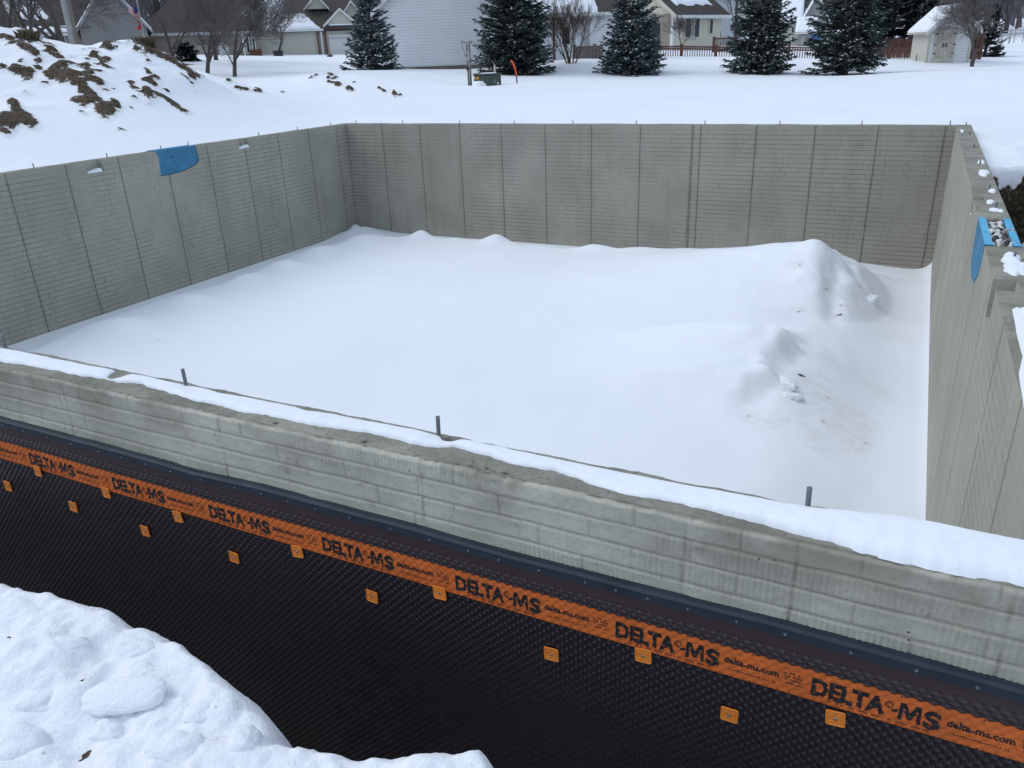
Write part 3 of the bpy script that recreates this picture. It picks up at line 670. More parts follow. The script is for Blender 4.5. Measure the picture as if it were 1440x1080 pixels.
# ------------------------------------------------------------------ drainage membrane
def pit_z(x,y): i=int(round((x+.05)/.04));j=int(round((y+.05)/.04));return float(PIT[2][min(max(i,0),PIT[2].shape[0]-1),min(max(j,0),PIT[2].shape[1]-1)])
def pit_at(px,py):
    d=ray(px,py);t=4.
    while t<18:
        q=CAM+d*t
        if 0<q[0]<W and 0<q[1]<D and q[2]<pit_z(q[0],q[1]):return q
        t+=.02
    return q
MEM=empty('drainage_membrane',(0,-.212,-.3),label='dark maroon dimpled plastic drainage membrane with printed orange band, hung on the near wall',cat='membrane')
MO=np.array([0,-.212,-.3])
PX,PZ=.032,.016;Y0=-.214
def dimple_cells(x0,x1,z0,z1):
    n=int(round((x1-x0)/PX));m=int(round((z1-z0)/PZ))
    # diamond lattice: cell = rectangle PX x PZ centred on each dimple, odd rows shifted
    ca=np.cos(np.radians(22.5+45*np.arange(8)));sa=np.sin(np.radians(22.5+45*np.arange(8)))
    hw,hh=PX/2,PZ/2
    ro,ri,dp=.0070,.0044,.0090
    base=[(-hw,0,-hh),(hw,0,-hh),(hw,0,hh),(-hw,0,hh)]
    base+=[(ro*c,0,ro*s) for c,s in zip(ca,sa)]+[(ri*c,dp,ri*s) for c,s in zip(ca,sa)]
    base=np.array(base)
    q=[(2,5,4,2)]
    O=4;I=12
    tri=[];quads=[(2,3,O+2,O+1),(3,0,O+4,O+3),(0,1,O+6,O+5),(1,2,O+0,O+7)]
    tri=[(2,O+1,O+0),(3,O+3,O+2),(0,O+5,O+4),(1,O+7,O+6)]
    for k in range(8): quads.append((O+k,O+(k+1)%8,I+(k+1)%8,I+k))
    quads+=[(I+0,I+1,I+2,I+3),(I+0,I+3,I+4,I+7),(I+4,I+5,I+6,I+7)]
    tri=np.array([(a,b,c,c) for a,b,c in tri])
    I_,J_=np.meshgrid(np.arange(n),np.arange(m),indexing='ij')
    cx=x0+(I_+.5+.5*(J_%2))*PX;cz=z1-(J_+.5)*PZ
    # slight random squash of each cell's dimple depth so rows are not perfect
    cx=cx.ravel();cz=cz.ravel();N=len(cx)
    jd=1+.25*(RNG.random(N)-.5)
    V=base[None]+np.stack([cx,np.zeros(N),cz],1)[:,None,:]
    V[:,:,1]*=jd[:,None]
    V[:,:,1]+=Y0
    wav=lambda x,z:.0055*fbm(x*1.4,z*1.4,601,3)
    V[:,:,1]+=wav(V[:,:,0],V[:,:,2])
    nb=len(base);Q=np.array(quads)[None]+np.arange(N)[:,None,None]*nb
    Tt=np.array([t[:3] for t in tri])[None]+np.arange(N)[:,None,None]*nb
    return V.reshape(-1,3),Q.reshape(-1,4),Tt.reshape(-1,3)
def polys(name,V,Q,Tr,mats,parent,smooth=False):
    me=bpy.data.meshes.new(name);me.vertices.add(len(V));me.vertices.foreach_set('co',(V-MO).astype(np.float32).ravel())
    nl=Q.size+Tr.size;me.loops.add(nl);me.loops.foreach_set('vertex_index',np.concatenate([Q.ravel(),Tr.ravel()]).astype(np.int32))
    ls=np.concatenate([np.arange(len(Q))*4,len(Q)*4+np.arange(len(Tr))*3]).astype(np.int32)
    me.polygons.add(len(ls));me.polygons.foreach_set('loop_start',ls);me.update(calc_edges=True);return link(name,me,mats,parent,smooth)
ZB0=-.395;ZB1=-.500
wavf=lambda x,z:.0055*fbm(x*1.4,z*1.4,601,3)
V1,Q1,T1=dimple_cells(5.0,W+T+.03,ZB1-PZ*94,ZB1)
V2,Q2,T2=dimple_cells(5.0,W+T+.03,ZB0,ZB0+PZ*3)
xs=np.arange(5.0,W+T+.07,.04);ztop=-.27
ga=np.array([(x,Y0+wavf(x,z),z) for x in xs for z in (ZB0+PZ*3,ZB0+PZ*3+.03,-.27)])
k=np.arange(len(xs)-1)*3
Q3=np.concatenate([np.stack([k,k+3,k+4,k+1],1),np.stack([k+1,k+4,k+5,k+2],1)])
o1=len(V1);o2=o1+len(V2)
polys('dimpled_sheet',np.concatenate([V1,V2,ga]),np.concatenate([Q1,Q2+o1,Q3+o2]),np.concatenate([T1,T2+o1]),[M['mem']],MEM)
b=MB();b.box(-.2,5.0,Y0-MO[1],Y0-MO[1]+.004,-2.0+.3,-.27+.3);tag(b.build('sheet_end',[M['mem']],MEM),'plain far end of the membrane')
# printed band follows the dimples softly
def banddep(x,z):
    j=np.floor((ZB0-z)/PZ);c=(x-5.0)/PX-.5*np.mod(j,2);fx=(c-np.floor(c)-.5)*PX;fz=((ZB0-z)/PZ-j-.5)*PZ
    r=np.hypot(fx,fz);return .0038*np.exp(-(r/.0062)**2)
xs=np.arange(5.0,W+T+.03,.0042);zs=np.linspace(ZB1,ZB0,26)
X,Zz=np.meshgrid(xs,zs,indexing='ij')
Xe=X;wig=.0028*np.sin(X*2*np.pi/PX)*((Zz>ZB0-.001)|(Zz<ZB1+.001))
Yb=Y0+wavf(X,Zz)+banddep(X,Zz)-.0012
band=grid('printed_band',X-MO[0],Yb-MO[1],Zz+wig-MO[2],[M['orange'],M['ink']],parent=MEM)
band.location=(0,0,0)
def text_mesh(s,size,off=0.,sx=1.):
    c=bpy.data.curves.new('t','FONT');c.body=s;c.size=size;c.offset=off;c.resolution_u=3
    o=bpy.data.objects.new('t',c);COL.objects.link(o);dg=bpy.context.evaluated_depsgraph_get();dg.update()
    me=bpy.data.meshes.new_from_object(o.evaluated_get(dg));bpy.data.objects.remove(o)
    vs=np.array([v.co[:] for v in me.vertices]);vs[:,0]*=sx;fs=[tuple(p.vertices) for p in me.polygons];return vs,fs
bm=bmesh.new()
def addtxt(s,size,off,width,x,z,minz=None):
    vs,fs=text_mesh(s,size,off)
    w=vs[:,0].max()-vs[:,0].min();k=width/w if width else 1
    vv=[bm.verts.new((x+(v[0]-vs[:,0].min())*k,0,z+v[1])) for v in vs]
    for f in fs:
        try:bm.faces.new([vv[i] for i in f])
        except ValueError:pass
# one repeat, 0.576 m = 18 lattice pitches
addtxt('DELTA',.077,.0040,.190,0,-.4750)
addtxt('®',.030,.0007,.021,.186,-.446)
addtxt('S',.077,.0040,.042,.280,-.4755)
def poly(P,x0,z0,w,h_):
    vv=[bm.verts.new((x0+a*w,0,z0+b_*h_)) for a,b_ in P];bm.faces.new(vv)
poly([(0,0),(1,0),(1,1),(0,1)],.2035,-.4555,.0155,.0085)
poly([(0,0),(.19,0),(.22,.66),(.20,1),(0.05,1)],.2200,-.4755,.056,.057)
poly([(1,0),(.81,0),(.78,.66),(.80,1),(.95,1)],.2200,-.4755,.056,.057)
poly([(.2,1),(.22,.60),(.43,.10),(.57,.10),(.78,.60),(.8,1),(.70,1),(.5,.46),(.30,1)],.2200,-.4755,.056,.057)
addtxt('delta-ms.com',.032,.0011,.155,.334,-.452)
def smear(x0,x1,z,h):
    x=x0
    while x<x1:
        w=random.uniform(.002,.007)
        v=[bm.verts.new(p) for p in ((x,0,z),(x+w,0,z+random.uniform(-.001,.001)),(x+w,0,z+h*random.uniform(.5,1)),(x,0,z+h))];bm.faces.new(v)
        x+=w+random.choice([.0015,.0015,.002,.009])
smear(.045,.30,-.4885,.0045);smear(.350,.480,-.4745,.0045)
for q in range(4): smear(.500+.003*q,.548,-.430-.0115*q,.0055)
for t_ in (.03,.22,.41):
    for z0,z1 in ((-.395,-.403),(-.492,-.500)):
        v=[bm.verts.new(p) for p in ((t_,0,z0),(t_+.003,0,z0),(t_+.004,0,z1),(t_+.001,0,z1))];bm.faces.new(v)
for xx in np.arange(-.004,.57,.0045):
    bmesh.ops.bisect_plane(bm,geom=bm.verts[:]+bm.edges[:]+bm.faces[:],plane_co=(xx,0,0),plane_no=(1,0,0))
for zz in np.arange(ZB1,ZB0,.0045):
    bmesh.ops.bisect_plane(bm,geom=bm.verts[:]+bm.edges[:]+bm.faces[:],plane_co=(0,0,zz),plane_no=(0,0,1))
bm.verts.ensure_lookup_table()
tv=np.array([v.co[:] for v in bm.verts]);tf=[tuple(v.index for v in f.verts) for f in (bm.verts.index_update() or bm.faces)];bm.free()
me=band.data;bmb=bmesh.new();bmb.from_mesh(me)
for kk in range(-7,2):
    x0=10.735+kk*.576
    xx=tv[:,0]+x0;ok=(xx>5.01)&(xx<W+T+.01)
    # the print breaks up slightly over the dimples
    yy=Y0+wavf(xx,tv[:,2])+banddep(xx,tv[:,2])-.0012-.0007
    vv=[bmb.verts.new((a-MO[0],b_-MO[1],c-MO[2])) for a,b_,c in zip(xx,yy,tv[:,2]+.0016*np.sin(xx*2*np.pi/PX+np.floor(tv[:,2]/PZ)*3.14)*1.0)]
    for f in tf:
        if all(ok[i] for i in f):
            try:nf=bmb.faces.new([vv[i] for i in f]);nf.material_index=1
            except ValueError:pass
loose=[v for v in bmb.verts if not v.link_faces];bmesh.ops.delete(bmb,geom=loose,context='VERTS')
bmb.to_mesh(me);bmb.free()
# termination strip
SX=[0,5,7.15,7.83,8.15,8.40,8.725,9.1,9.465,9.81,10.2,10.60,11.21,11.6]
SZ=[-.262,-.262,-.262,-.263,-.266,-.272,-.260,-.262,-.263,-.270,-.266,-.261,-.268,-.270]
xs=np.arange(-.2,W+T+.03,.03);zt=np.interp(xs,SX,SZ)+.002*fbm(xs*5,xs*0,701,2)
prof=[(.012,0),(-.008,-.002),(-.016,-.010),(-.016,-.013),(-.011,-.016),(-.012,-.040),(-.006,-.043),(.010,-.043)]
V=[];n=len(prof)
for x,z in zip(xs,zt):
    for p in prof:V.append((x-MO[0],-.212+p[0]-MO[1],z+p[1]-MO[2]))
Fc=[];nx=len(xs)
for i in range(nx-1):
    for k in range(n-1):Fc.append((i*n+k,(i+1)*n+k,(i+1)*n+k+1,i*n+k+1))
Fc+=[tuple(range(n)),tuple((nx-1)*n+k for k in range(n-1,-1,-1))]
ST=npmesh('termination_strip',V,Fc,M['strip'],MEM)
for o_ in (ST,):
    bm=bmesh.new();bm.from_mesh(o_.data);bmesh.ops.recalc_face_normals(bm,faces=bm.faces);bm.to_mesh(o_.data);bm.free()
b=MB();b.tube([(0,0,0),(0,-.0018,0)],[.0048,.0044],12);b.tube([(0,-.0018,0),(0,-.0050,0)],[.0032,.0024],8)
sc_me=bpy.data.meshes.new('screw');sc_me.from_pydata(b.v,[],b.f);sc_me.materials.append(M['steel'])
SCR=[(1375,966),(1289,942),(1197,916),(1104,893),(1036,875),(967,856),(911,841),(866,831),(823,821),(758,804),(702,789),(659,774),(604,755),(550,746),(492,728),(444,717),(405,705),(367,692),(329,681),(283,677),(241,666),(205,653),(172,645),(139,634),(100,621),(67,614),(33,604),(4,596)]
for px,py in SCR:
    p=on_plane(px,py,1,-.224);z=np.interp(p[0],SX,SZ)-.029
    o=bpy.data.objects.new('screw',sc_me);COL.objects.link(o);o.parent=ST;o.location=(p[0]-MO[0],-.2242-MO[1],z-MO[2]);o.rotation_euler=(random.uniform(-.2,.2),random.random()*3,random.uniform(-.25,.25))
# fastener plates
def plate_mesh():
    bm=bmesh.new();s=.026;r=.006;pts=[]
    for cx,cz,a0 in ((s-r,s-r,0),(-s+r,s-r,90),(-s+r,-s+r,180),(s-r,-s+r,270)):
        for k in range(5):
            a=math.radians(a0+k*22.5);pts.append((cx+r*math.cos(a),cz+r*math.sin(a)))
    def ring(k,y): return [bm.verts.new((x*k,y,z*k)) for x,z in pts]
    rs=[ring(1,0),ring(1,-.003),ring(.94,-.0042),ring(.86,-.0042),ring(.80,-.0028)]
    n=len(pts)
    for a,b_ in zip(rs,rs[1:]):
        for i in range(n): bm.faces.new((a[i],a[(i+1)%n],b_[(i+1)%n],b_[i]))
    bm.faces.new(rs[-1])
    for cx,cz in ((.012,.012),(-.012,.012),(-.012,-.012),(.012,-.012)):
        bmesh.ops.create_cone(bm,cap_ends=True,segments=8,radius1=.0052,radius2=.0040,depth=.0022,matrix=Matrix.Translation((cx,-.0036,cz))@Matrix.Rotation(math.pi/2,4,'X')@Matrix.Diagonal((1.2,.6,1,1)))
    bmesh.ops.recalc_face_normals(bm,faces=bm.faces);me=bpy.data.meshes.new('fastener_plate');bm.to_mesh(me);bm.free();me.materials.append(M['plate']);return me
pm=plate_mesh()
b=MB();b.tube([(0,-.0030,0),(0,-.0058,0)],[.0052,.0040],10);nm=bpy.data.meshes.new('nail_head');nm.from_pydata(b.v,[],b.f);nm.materials.append(M['steel'])
UP=[(1175,1009),(905,921),(619,833),(419,775),(251,726),(150,692),(54,662)]
LO=[(1026,1004),(776,919),(524,838),(330,783),(205,746),(104,712),(12,683)]
for r_,lst in enumerate((UP,LO)):
    for px,py in lst:
        p=on_plane(px,py,1,-.216)
        o=bpy.data.objects.new('fastener_plate',pm);COL.objects.link(o);o.parent=MEM;o.location=(p[0]-MO[0],-.2185-MO[1],p[2]-MO[2]);o.rotation_euler=(random.uniform(-.03,.03),random.uniform(-.12,.12),random.uniform(-.05,.05))
        h=bpy.data.objects.new('nail_head',nm);COL.objects.link(h);h.parent=o;h.rotation_euler=(random.uniform(-.2,.2),0,random.uniform(-.2,.2))
# membrane on the outside of the right wall
M2=empty('drainage_membrane',(W+T+.01,6,-.3),label='dark membrane edge on the outer face of the right wall, beside the open trench',cat='membrane')
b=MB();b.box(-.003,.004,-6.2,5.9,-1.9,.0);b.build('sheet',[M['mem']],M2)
b=MB();b.box(.004,.014,-6.2,5.9,-.03,.012);b.build('termination_strip',[M['strip']],M2)
# ------------------------------------------------------------------ loose snow blocks on the near bank
def lump(name,loc,size,seed,label,rot=(0,0,0),flat=.0,sub=4,mat='snow_bank',bump=.14):
    bm=bmesh.new();bmesh.ops.create_icosphere(bm,subdivisions=sub,radius=1)
    co=np.array([v.co[:] for v in bm.verts])
    e=.42;r=(np.abs(co)**(2/e)).sum(1)**(-e/2);co2=co*((1-flat)+flat*r[:,None])
    k=1+bump*(fbm(co[:,0]*1.7+seed,co[:,1]*1.7+co[:,2],seed,4))+.05*fbm(co[:,0]*6+seed,co[:,1]*6+co[:,2]*3,seed+9,3)
    co2=co2*k[:,None]*np.array(size)
    for v,c in zip(bm.verts,co2): v.co=c
    me=bpy.data.meshes.new(name);bm.to_mesh(me);bm.free();o=link(name,me,[M[mat]],None,True)
    o.location=loc;o.rotation_euler=rot;return tag(o,label,'snow block')
def bank_z(x,y):
    X=np.array([x,x+.02,x,x-.02,x]);Y=np.array([y,y,y+.02,y,y-.02]);g=ground(X,Y);return float(fine_bank(X,Y,g).mean())
def bank_at(px,py):
    d=ray(px,py);d=d/np.linalg.norm(d);t=1.
    while t<6:
        p=CAM+d*t
        if p[2]<bank_z(p[0],p[1]):return p
        t+=.01
    return p
p=bank_at(172,985)
lump('snow_block',(p[0]+.01,p[1],p[2]+.022),(.125,.060,.024),5,'large smooth oval slab of snow lying on the foreground bank',(.25,-.10,.44),.22,5,'snow_bank',.17)
LB=[(100,905,.055,.03,.03,.3,'flat cracked snow plate above left of the large oval slab'),(197,912,.045,.03,.02,.9,'small upright snow flake just above the large oval slab'),(196,945,.045,.038,.022,.2,'rounded snow lump touching the upper right of the oval slab'),(150,1030,.045,.035,.03,.1,'snow lump below the large oval slab, above the brown clod'),(245,1052,.075,.05,.035,.4,'broad pale snow block at the bottom edge of the bank'),(30,1052,.075,.06,.05,.2,'large snow lump at the bottom left corner'),(55,985,.06,.045,.03,.6,'low snow lump left of the large oval slab'),(285,1000,.05,.04,.03,.9,'rough snow lump right of the oval slab near the bank edge'),(345,1045,.045,.045,.05,.3,'greyish snow lump at the tip of the left bank')]
for i,(px,py,a,b_,c,rz,lab) in enumerate(LB):
    p=bank_at(px,py);lump('snow_block',(p[0],p[1],p[2]-.010),(a,b_,c),20+i,lab,(.1,.1,rz),.35,4,'snow_bank',.3)
for i,(px,py,a,b_,c,rz,lab) in enumerate([(1227,426,.07,.06,.11,.3,'small upright snow clump on the right foot of the big drift in the basement'),(1106,541,.13,.05,.05,-.5,'ragged snow clod with soil at the broken drift edge in the basement'),(1114,560,.10,.05,.04,.2,'little snow clod just below the ragged soil streaked one in the basement')]):
    p=pit_at(px,py);lump('snow_block',(p[0],p[1],p[2]+.01),(a,b_,c),40+i,lab,(.1,.1,rz),.2,4,'snow_bank',.4)
# ------------------------------------------------------------------ background: buildings
class House:
    """local frame: u along the front wall, v away from the camera, z up; pixel readings are turned into real sizes on the wall plane"""
    def __init__(s,name,label,A,B,cat='house',group=None):
        a=at(*A);b=at(*B);z=min(a[2],b[2]);s.a=np.array([a[0],a[1],z-.5]);d=np.array([b[0]-a[0],b[1]-a[1]]);s.L=float(np.hypot(*d))
        s.e1=np.array([*(d/s.L),0]);s.e2=np.array([-s.e1[1],s.e1[0],0])
        s.rz=math.atan2(d[1],d[0]);s.o=empty(name,tuple(s.a),s.rz,label=label,cat=cat,group=group)
    def P(s,px,py,v=0.):
        d=ray(px,py);t=((s.a+s.e2*v-CAM)@s.e2)/(d@s.e2);p=CAM+t*d-s.a
        return float(p@s.e1),float(p[2])
    def Q(s,px,py,u=0.):
        d=ray(px,py);t=((s.a+s.e1*u-CAM)@s.e1)/(d@s.e1);p=CAM+t*d-s.a
        return float(p@s.e2),float(p[2])
    def box(s,name,mat,u0,u1,v0,v1,z0,z1,parent=None,label=None,bevel=0):
        b=MB();b.box(min(u0,u1),max(u0,u1),v0,v1,min(z0,z1),max(z0,z1));o=b.build(name,mat if isinstance(mat,list) else [mat],parent or s.o,bevel=bevel)
        if label:o['label']=label
        return o
    def rect(s,name,mat,px0,py0,px1,py1,v=0.,d=.04,parent=None,frame=None,fw=.08):
        """a flat feature on the front wall between two picture corners"""
        u0,z1=s.P(px0,py0,v);u1,z0=s.P(px1,py1,v)
        o=s.box(name,mat,u0,u1,v-d,v+.03,z0,z1,parent)
        if frame:
            b=MB();y0,y1=v-d-.03,v-d+.02
            b.box(u0-fw,u0,y0,y1,z0-fw,z1+fw);b.box(u1,u1+fw,y0,y1,z0-fw,z1+fw);b.box(u0,u1,y0,y1,z1,z1+fw);b.box(u0,u1,y0,y1,z0-fw,z0)
            b.build('frame',[frame],o)
        return o
    def wall(s,name,mat,poly,v0,depth,parent=None):
        b=MB();b.prism([(u,v0,z) for u,z in poly],(0,depth,0));return b.build(name,[mat],parent or s.o)
    def slab(s,name,mat,pts,th,parent=None,label=None):
        """roof sheet: polygon in 3-d (u,v,z) thickened downwards"""
        b=MB();b.prism(pts,(0,0,-th));o=b.build(name,[mat],parent or s.o)
        if label:o['label']=label
        return o
    def patch(s,name,mat,pts,th,parent=None,lift=.03,n=26,seed=0,rag=.0):
        """snow sheet on a roof: subdivided quad patch with rounded uneven rim. pts = 4 corners"""
        p=[np.array(q,float) for q in pts];V=[];t=np.linspace(0,1,n);K=[]
        nrm=np.cross(p[1]-p[0],p[3]-p[0]);nrm/=np.linalg.norm(nrm);nrm*=np.sign(nrm[2])
        for i,a in enumerate(t):
            for j,b_ in enumerate(t):
                aa=a+rag*float(fbm(b_*7,seed+3.,seed,3))*(1 if 0<i<n-1 or rag else 0)*math.sin(math.pi*min(a*2,1)/2)*1.
                bb=b_+rag*float(fbm(a*7,seed+7.,seed+5,3))
                q=(p[0]*(1-aa)+p[1]*aa)*(1-bb)+(p[3]*(1-aa)+p[2]*aa)*bb
                e=min(a,1-a,b_,1-b_);h=th*min(1,e*9)**.5*(1+.25*float(fbm(a*5,b_*5,seed,3)))
                V.append(q+nrm*(lift+h-.01*(e==0)))
        Fc=[(i*n+j,(i+1)*n+j,(i+1)*n+j+1,i*n+j+1) for i in range(n-1) for j in range(n-1)]
        return npmesh(name,V,Fc,M['snow_top'] if mat is None else mat,parent or s.o,True)
def gable_block(h,u0,u1,v0,v1,ze,rise,wall,roof,axis='u',over=.35,snow=None,th=.16,base=0,trim=True):
    """walls + gable roof; axis = direction of the ridge; returns roof"""
    if axis=='u':  # ridge along u
        vm=(v0+v1)/2
        b=MB();b.prism([(u0,v0,base),(u0,v1,base),(u0,v1,ze),(u0,vm,ze+rise),(u0,v0,ze)],(u1-u0,0,0));w=b.build('wall',[wall],h.o)
        k=rise/(vm-v0)
        r=h.slab('roof',roof,[(u0-over,v0-over,ze-over*k+.12),(u1+over,v0-over,ze-over*k+.12),(u1+over,vm,ze+rise+.12),(u0-over,vm,ze+rise+.12)],th)
        r2=h.slab('roof',roof,[(u0-over,v1+over,ze-over*k+.12),(u1+over,v1+over,ze-over*k+.12),(u1+over,vm+.01,ze+rise+.12),(u0-over,vm+.01,ze+rise+.12)],th)
        if trim:
            b=MB();b.box(u0-over,u1+over,v0-over-.10,v0-over-.003,ze-over*k-.10,ze-over*k+.10);b.build('gutter',[M['trim']],r)
        if snow: h.patch('roof_snow',None,[(u0-over,v0-over,ze-over*k+.12),(u1+over,v0-over,ze-over*k+.12),(u1+over,vm,ze+rise+.12),(u0-over,vm,ze+rise+.12)],snow,r)
    else:
        um=(u0+u1)/2
        b=MB();b.prism([(u0,v0,base),(u1,v0,base),(u1,v0,ze),(um,v0,ze+rise),(u0,v0,ze)],(0,v1-v0,0));w=b.build('wall',[wall],h.o)
        k=rise/(um-u0);r=None
        for sg,ua in ((-1,u0),(1,u1)):
            q=[(ua+sg*over,v0-over,ze-over*k+.12),(ua+sg*over,v1+over,ze-over*k+.12),(um+sg*.005,v1+over,ze+rise+.12),(um+sg*.005,v0-over,ze+rise+.12)]
            r=h.slab('roof',roof,q,th)
            if snow:h.patch('roof_snow',None,q if sg<0 else q,snow,r)
            if trim:
                b=MB();b.prism([(ua+sg*over,v0-over-.06,ze-over*k-.12),(ua+sg*over,v0-over-.06,ze-over*k+.14),(um,v0-over-.06,ze+rise+.14),(um,v0-over-.06,ze+rise-.12)],(0,.057,0));b.build('rake_board',[M['trim'] if trim is True else trim],r)
    return w,r
# grey gable house
h=House('house',"grey sided house with one broad plain gable behind the snowy dirt heap, beside the flag",(119,72,70),(214,78,70))
ze=h.P(118,38)[1];za=h.P(157,-24)[1]
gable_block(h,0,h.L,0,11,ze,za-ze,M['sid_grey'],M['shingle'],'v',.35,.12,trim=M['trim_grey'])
# dark roofed neighbour at far left
h=House('house','low tan house with dark roof and snowy gutter, half hidden at the far left',(-30,70,82),(121,66,82))
ze=h.P(90,44)[1]
w,r=gable_block(h,0,h.L,0,11,ze,3.6,M['sid_beige'],M['shingle'],'u',.4)
h.patch('roof_snow',None,[(h.L*.40,-.42,ze-.12),(h.L+.35,-.42,ze-.12),(h.L+.35,.25,ze+.33),(h.L*.40,.25,ze+.33)],.16,r)
h.patch('roof_snow',None,[(h.L*.35,1.5,ze+1.13),(h.L*.72,1.2,ze+.93),(h.L*.6,5,ze+3.4),(h.L*.3,5,ze+3.4)],.14,r,rag=.12)
for a,b_ in ((6,26),(66,92)): h.rect('window',M['glass'],a,51,b_,60,frame=M['trim'])
# brown roofed tan house behind the bare trees
h=House('house','tan stone faced house with wide dark brown hipped roof behind the bare trees',(205,88,78),(369,79,78))
ze=h.P(368,44)[1];L=h.L;h.wall('wall',M['sid_tan'],[(0,0),(L,0),(L,ze),(0,ze)],0,10)
ov=.45;z0=ze+.02;zr=ze+4.1
rA=(-ov,-ov,z0);rB=(L+ov,-ov,z0);rC=(L+ov,10+ov,z0);rD=(-ov,10+ov,z0);r1=(4.2,5,zr);r2=(L-3.9,5,zr)
b=MB();b.add([rA,rB,rC,rD,r1,r2],[(0,1,5,4),(1,2,5),(2,3,4,5),(3,0,4),(3,2,1,0)]);roof=b.build('roof',[M['shingle']],h.o)
b=MB();b.box(-ov,L+ov,-ov-.1,-ov-.002,z0-.2,z0+.02);b.build('gutter',[M['trim_grey']],roof)
h.rect('window',M['glass'],345,53,352,74,frame=M['trim']);h.rect('window',M['glass'],354,53,360,74,frame=M['trim'])
h.rect('garage_door',M['sid_beige'],268,64,300,86);h.rect('door',M['door'],308,62,322,83,frame=M['trim'])
h.rect('pillar',M['trim'],341,45,343.6,80,d=.3)
h.box('brick_skirt',M['brick'],h.P(350,70)[0],L,-.10,-.003,0,h.P(350,70)[1])
# cream house with garage
h=House('house','cream house with snowy roof, small gables and brick pillars beside its garage door',(366,78,86),(512,77,86))
ze=h.P(450,40)[1];L=h.L;ug=h.P(457,60)[0]
h.wall('wall',M['sid_cream'],[(0,0),(L,0),(L,ze),(0,ze)],0,11)
zr=ze+3.3;k=3.3/5.5
rf=h.slab('roof',M['shingle'],[(-.4,-.4,ze-.1),(L+.4,-.4,ze-.1),(L+.4,5.5,zr),(-.4,5.5,zr)],.18)
h.slab('roof',M['shingle'],[(-.4,11.4,ze-.1),(L+.4,11.4,ze-.1),(L+.4,5.51,zr),(-.4,5.51,zr)],.18)
h.patch('roof_snow',None,[(-.4,-.4,ze-.1),(ug-.2,-.4,ze-.1),(ug-1.6,2.2,ze+1.4),(-.4,2.2,ze+1.4)],.2,rf,rag=.05)
h.patch('roof_snow',None,[(-.4,2.0,ze+1.3),(ug-3.6,2.0,ze+1.3),(ug-3.4,4.6,ze+2.85),(-.4,4.6,ze+2.85)],.2,rf,rag=.09,seed=3)
b=MB();b.box(-.4,ug,-.52,-.403,ze-.24,ze-.04);b.build('gutter',[M['trim']],rf)
def gablet(h,px0,px1,pyb,pxa,pya,v,depth,wall,roof,snowsill=False):
    u0,zb=h.P(px0,pyb,v);u1,_=h.P(px1,pyb,v);ua,za=h.P(pxa,pya,v)
    g=h.wall('gable',wall,[(u0,zb),(u1,zb),(ua,za)],v,depth)
    for a,b_ in (((u0,zb),(ua,za)),((u1,zb),(ua,za))):
        dx=(a[0]-b_[0])*.07;dz=(a[1]-b_[1])*.07
        h.slab('roof',roof,[(a[0]+dx,v-.25,a[1]+dz+.1),(a[0]+dx,v+depth,a[1]+dz+.1),(b_[0],v+depth,b_[1]+.1),(b_[0],v-.25,b_[1]+.1)],.1,g)
        b=MB();b.prism([(a[0]+dx,v-.31,a[1]+dz-.1),(a[0]+dx,v-.31,a[1]+dz+.12),(b_[0],v-.31,b_[1]+.12),(b_[0],v-.31,b_[1]-.1)],(0,.055,0));b.build('rake_board',[M['trim']],g)
    return u0,u1,zb,g
gablet(h,428,462,13,444,-7,2.4,3,M['sid_cream'],M['shingle'])
gablet(h,478,512,26,493,2,1.6,4,M['sid_cream'],M['shingle'])
u0,u1,zb,g=gablet(h,456,503,36,477,13,-.5,4,M['sid_cream'],M['shingle'])
h.box('canopy',M['shingle'],u0,u1,-.7,-.02,zb-.35,zb-.02)
h.patch('roof_snow',None,[(u0+.4,-.72,zb-.03),(u1-.4,-.72,zb-.03),(u1-.4,-.4,zb+.02),(u0+.4,-.4,zb+.02)],.1)
h.rect('garage_door',M['door'],463,50,500,76.5,v=-.02,d=.05,frame=M['trim'])
b=MB();u,z=h.P(463,54);u2,_=h.P(500,54);b.box(u,u2,-.10,-.068,z-.04,z+.03);b.build('door_seam',[M['trim_grey']],h.o)
for a,b_ in ((444.5,451),(454.5,462)): h.rect('brick_pillar',M['brick'],a,41,b_,78,d=.25)
h.rect('downspout',M['trim'],451.6,40,454,78,d=.33)
# large white gabled house with a low wing
h=House('house','large white house with lap siding, one tall gable and a low snowy wing',(539,97,48),(716,95,48))
L=h.L;ze=h.P(538,12)[1];za=ze+L/2*.86
base_z=h.P(600,93.5)[1]
gable_block(h,0,L,0,9,ze,za-ze,M['sid_white'],M['shingle'],'v',.4)
h.box('foundation_strip',M['timber'],.03,L-.03,-.035,-.003,0,base_z)
uw1=h.P(868,60,3)[0];zw=h.P(810,18,3)[1]
h.wall('wall',M['sid_white'],[(L,0),(uw1,0),(uw1,zw),(L,zw)],3,7)
rw=h.slab('roof',M['shingle'],[(L,2.6,zw-.05),(uw1+.4,2.6,zw-.05),(uw1+.4,6.5,zw+2.4),(L,6.5,zw+2.4)],.18)
h.slab('roof',M['shingle'],[(L,10.4,zw-.05),(uw1+.4,10.4,zw-.05),(uw1+.4,6.51,zw+2.4),(L,6.51,zw+2.4)],.18)
ud=h.P(842,15,3)[0];ud2=h.P(872,15,3)[0]
h.patch('roof_snow',None,[(L,2.6,zw-.05),(ud-.1,2.6,zw-.05),(ud-.1,6.4,zw+2.3),(L,6.4,zw+2.3)],.17,rw,rag=.03)
b=MB();b.box(L,uw1+.4,2.47,2.597,zw-.22,zw-.03);b.build('gutter',[M['trim']],rw)
h.rect('corner_post',M['redwood'],777,20,781,84,v=3,d=.08)
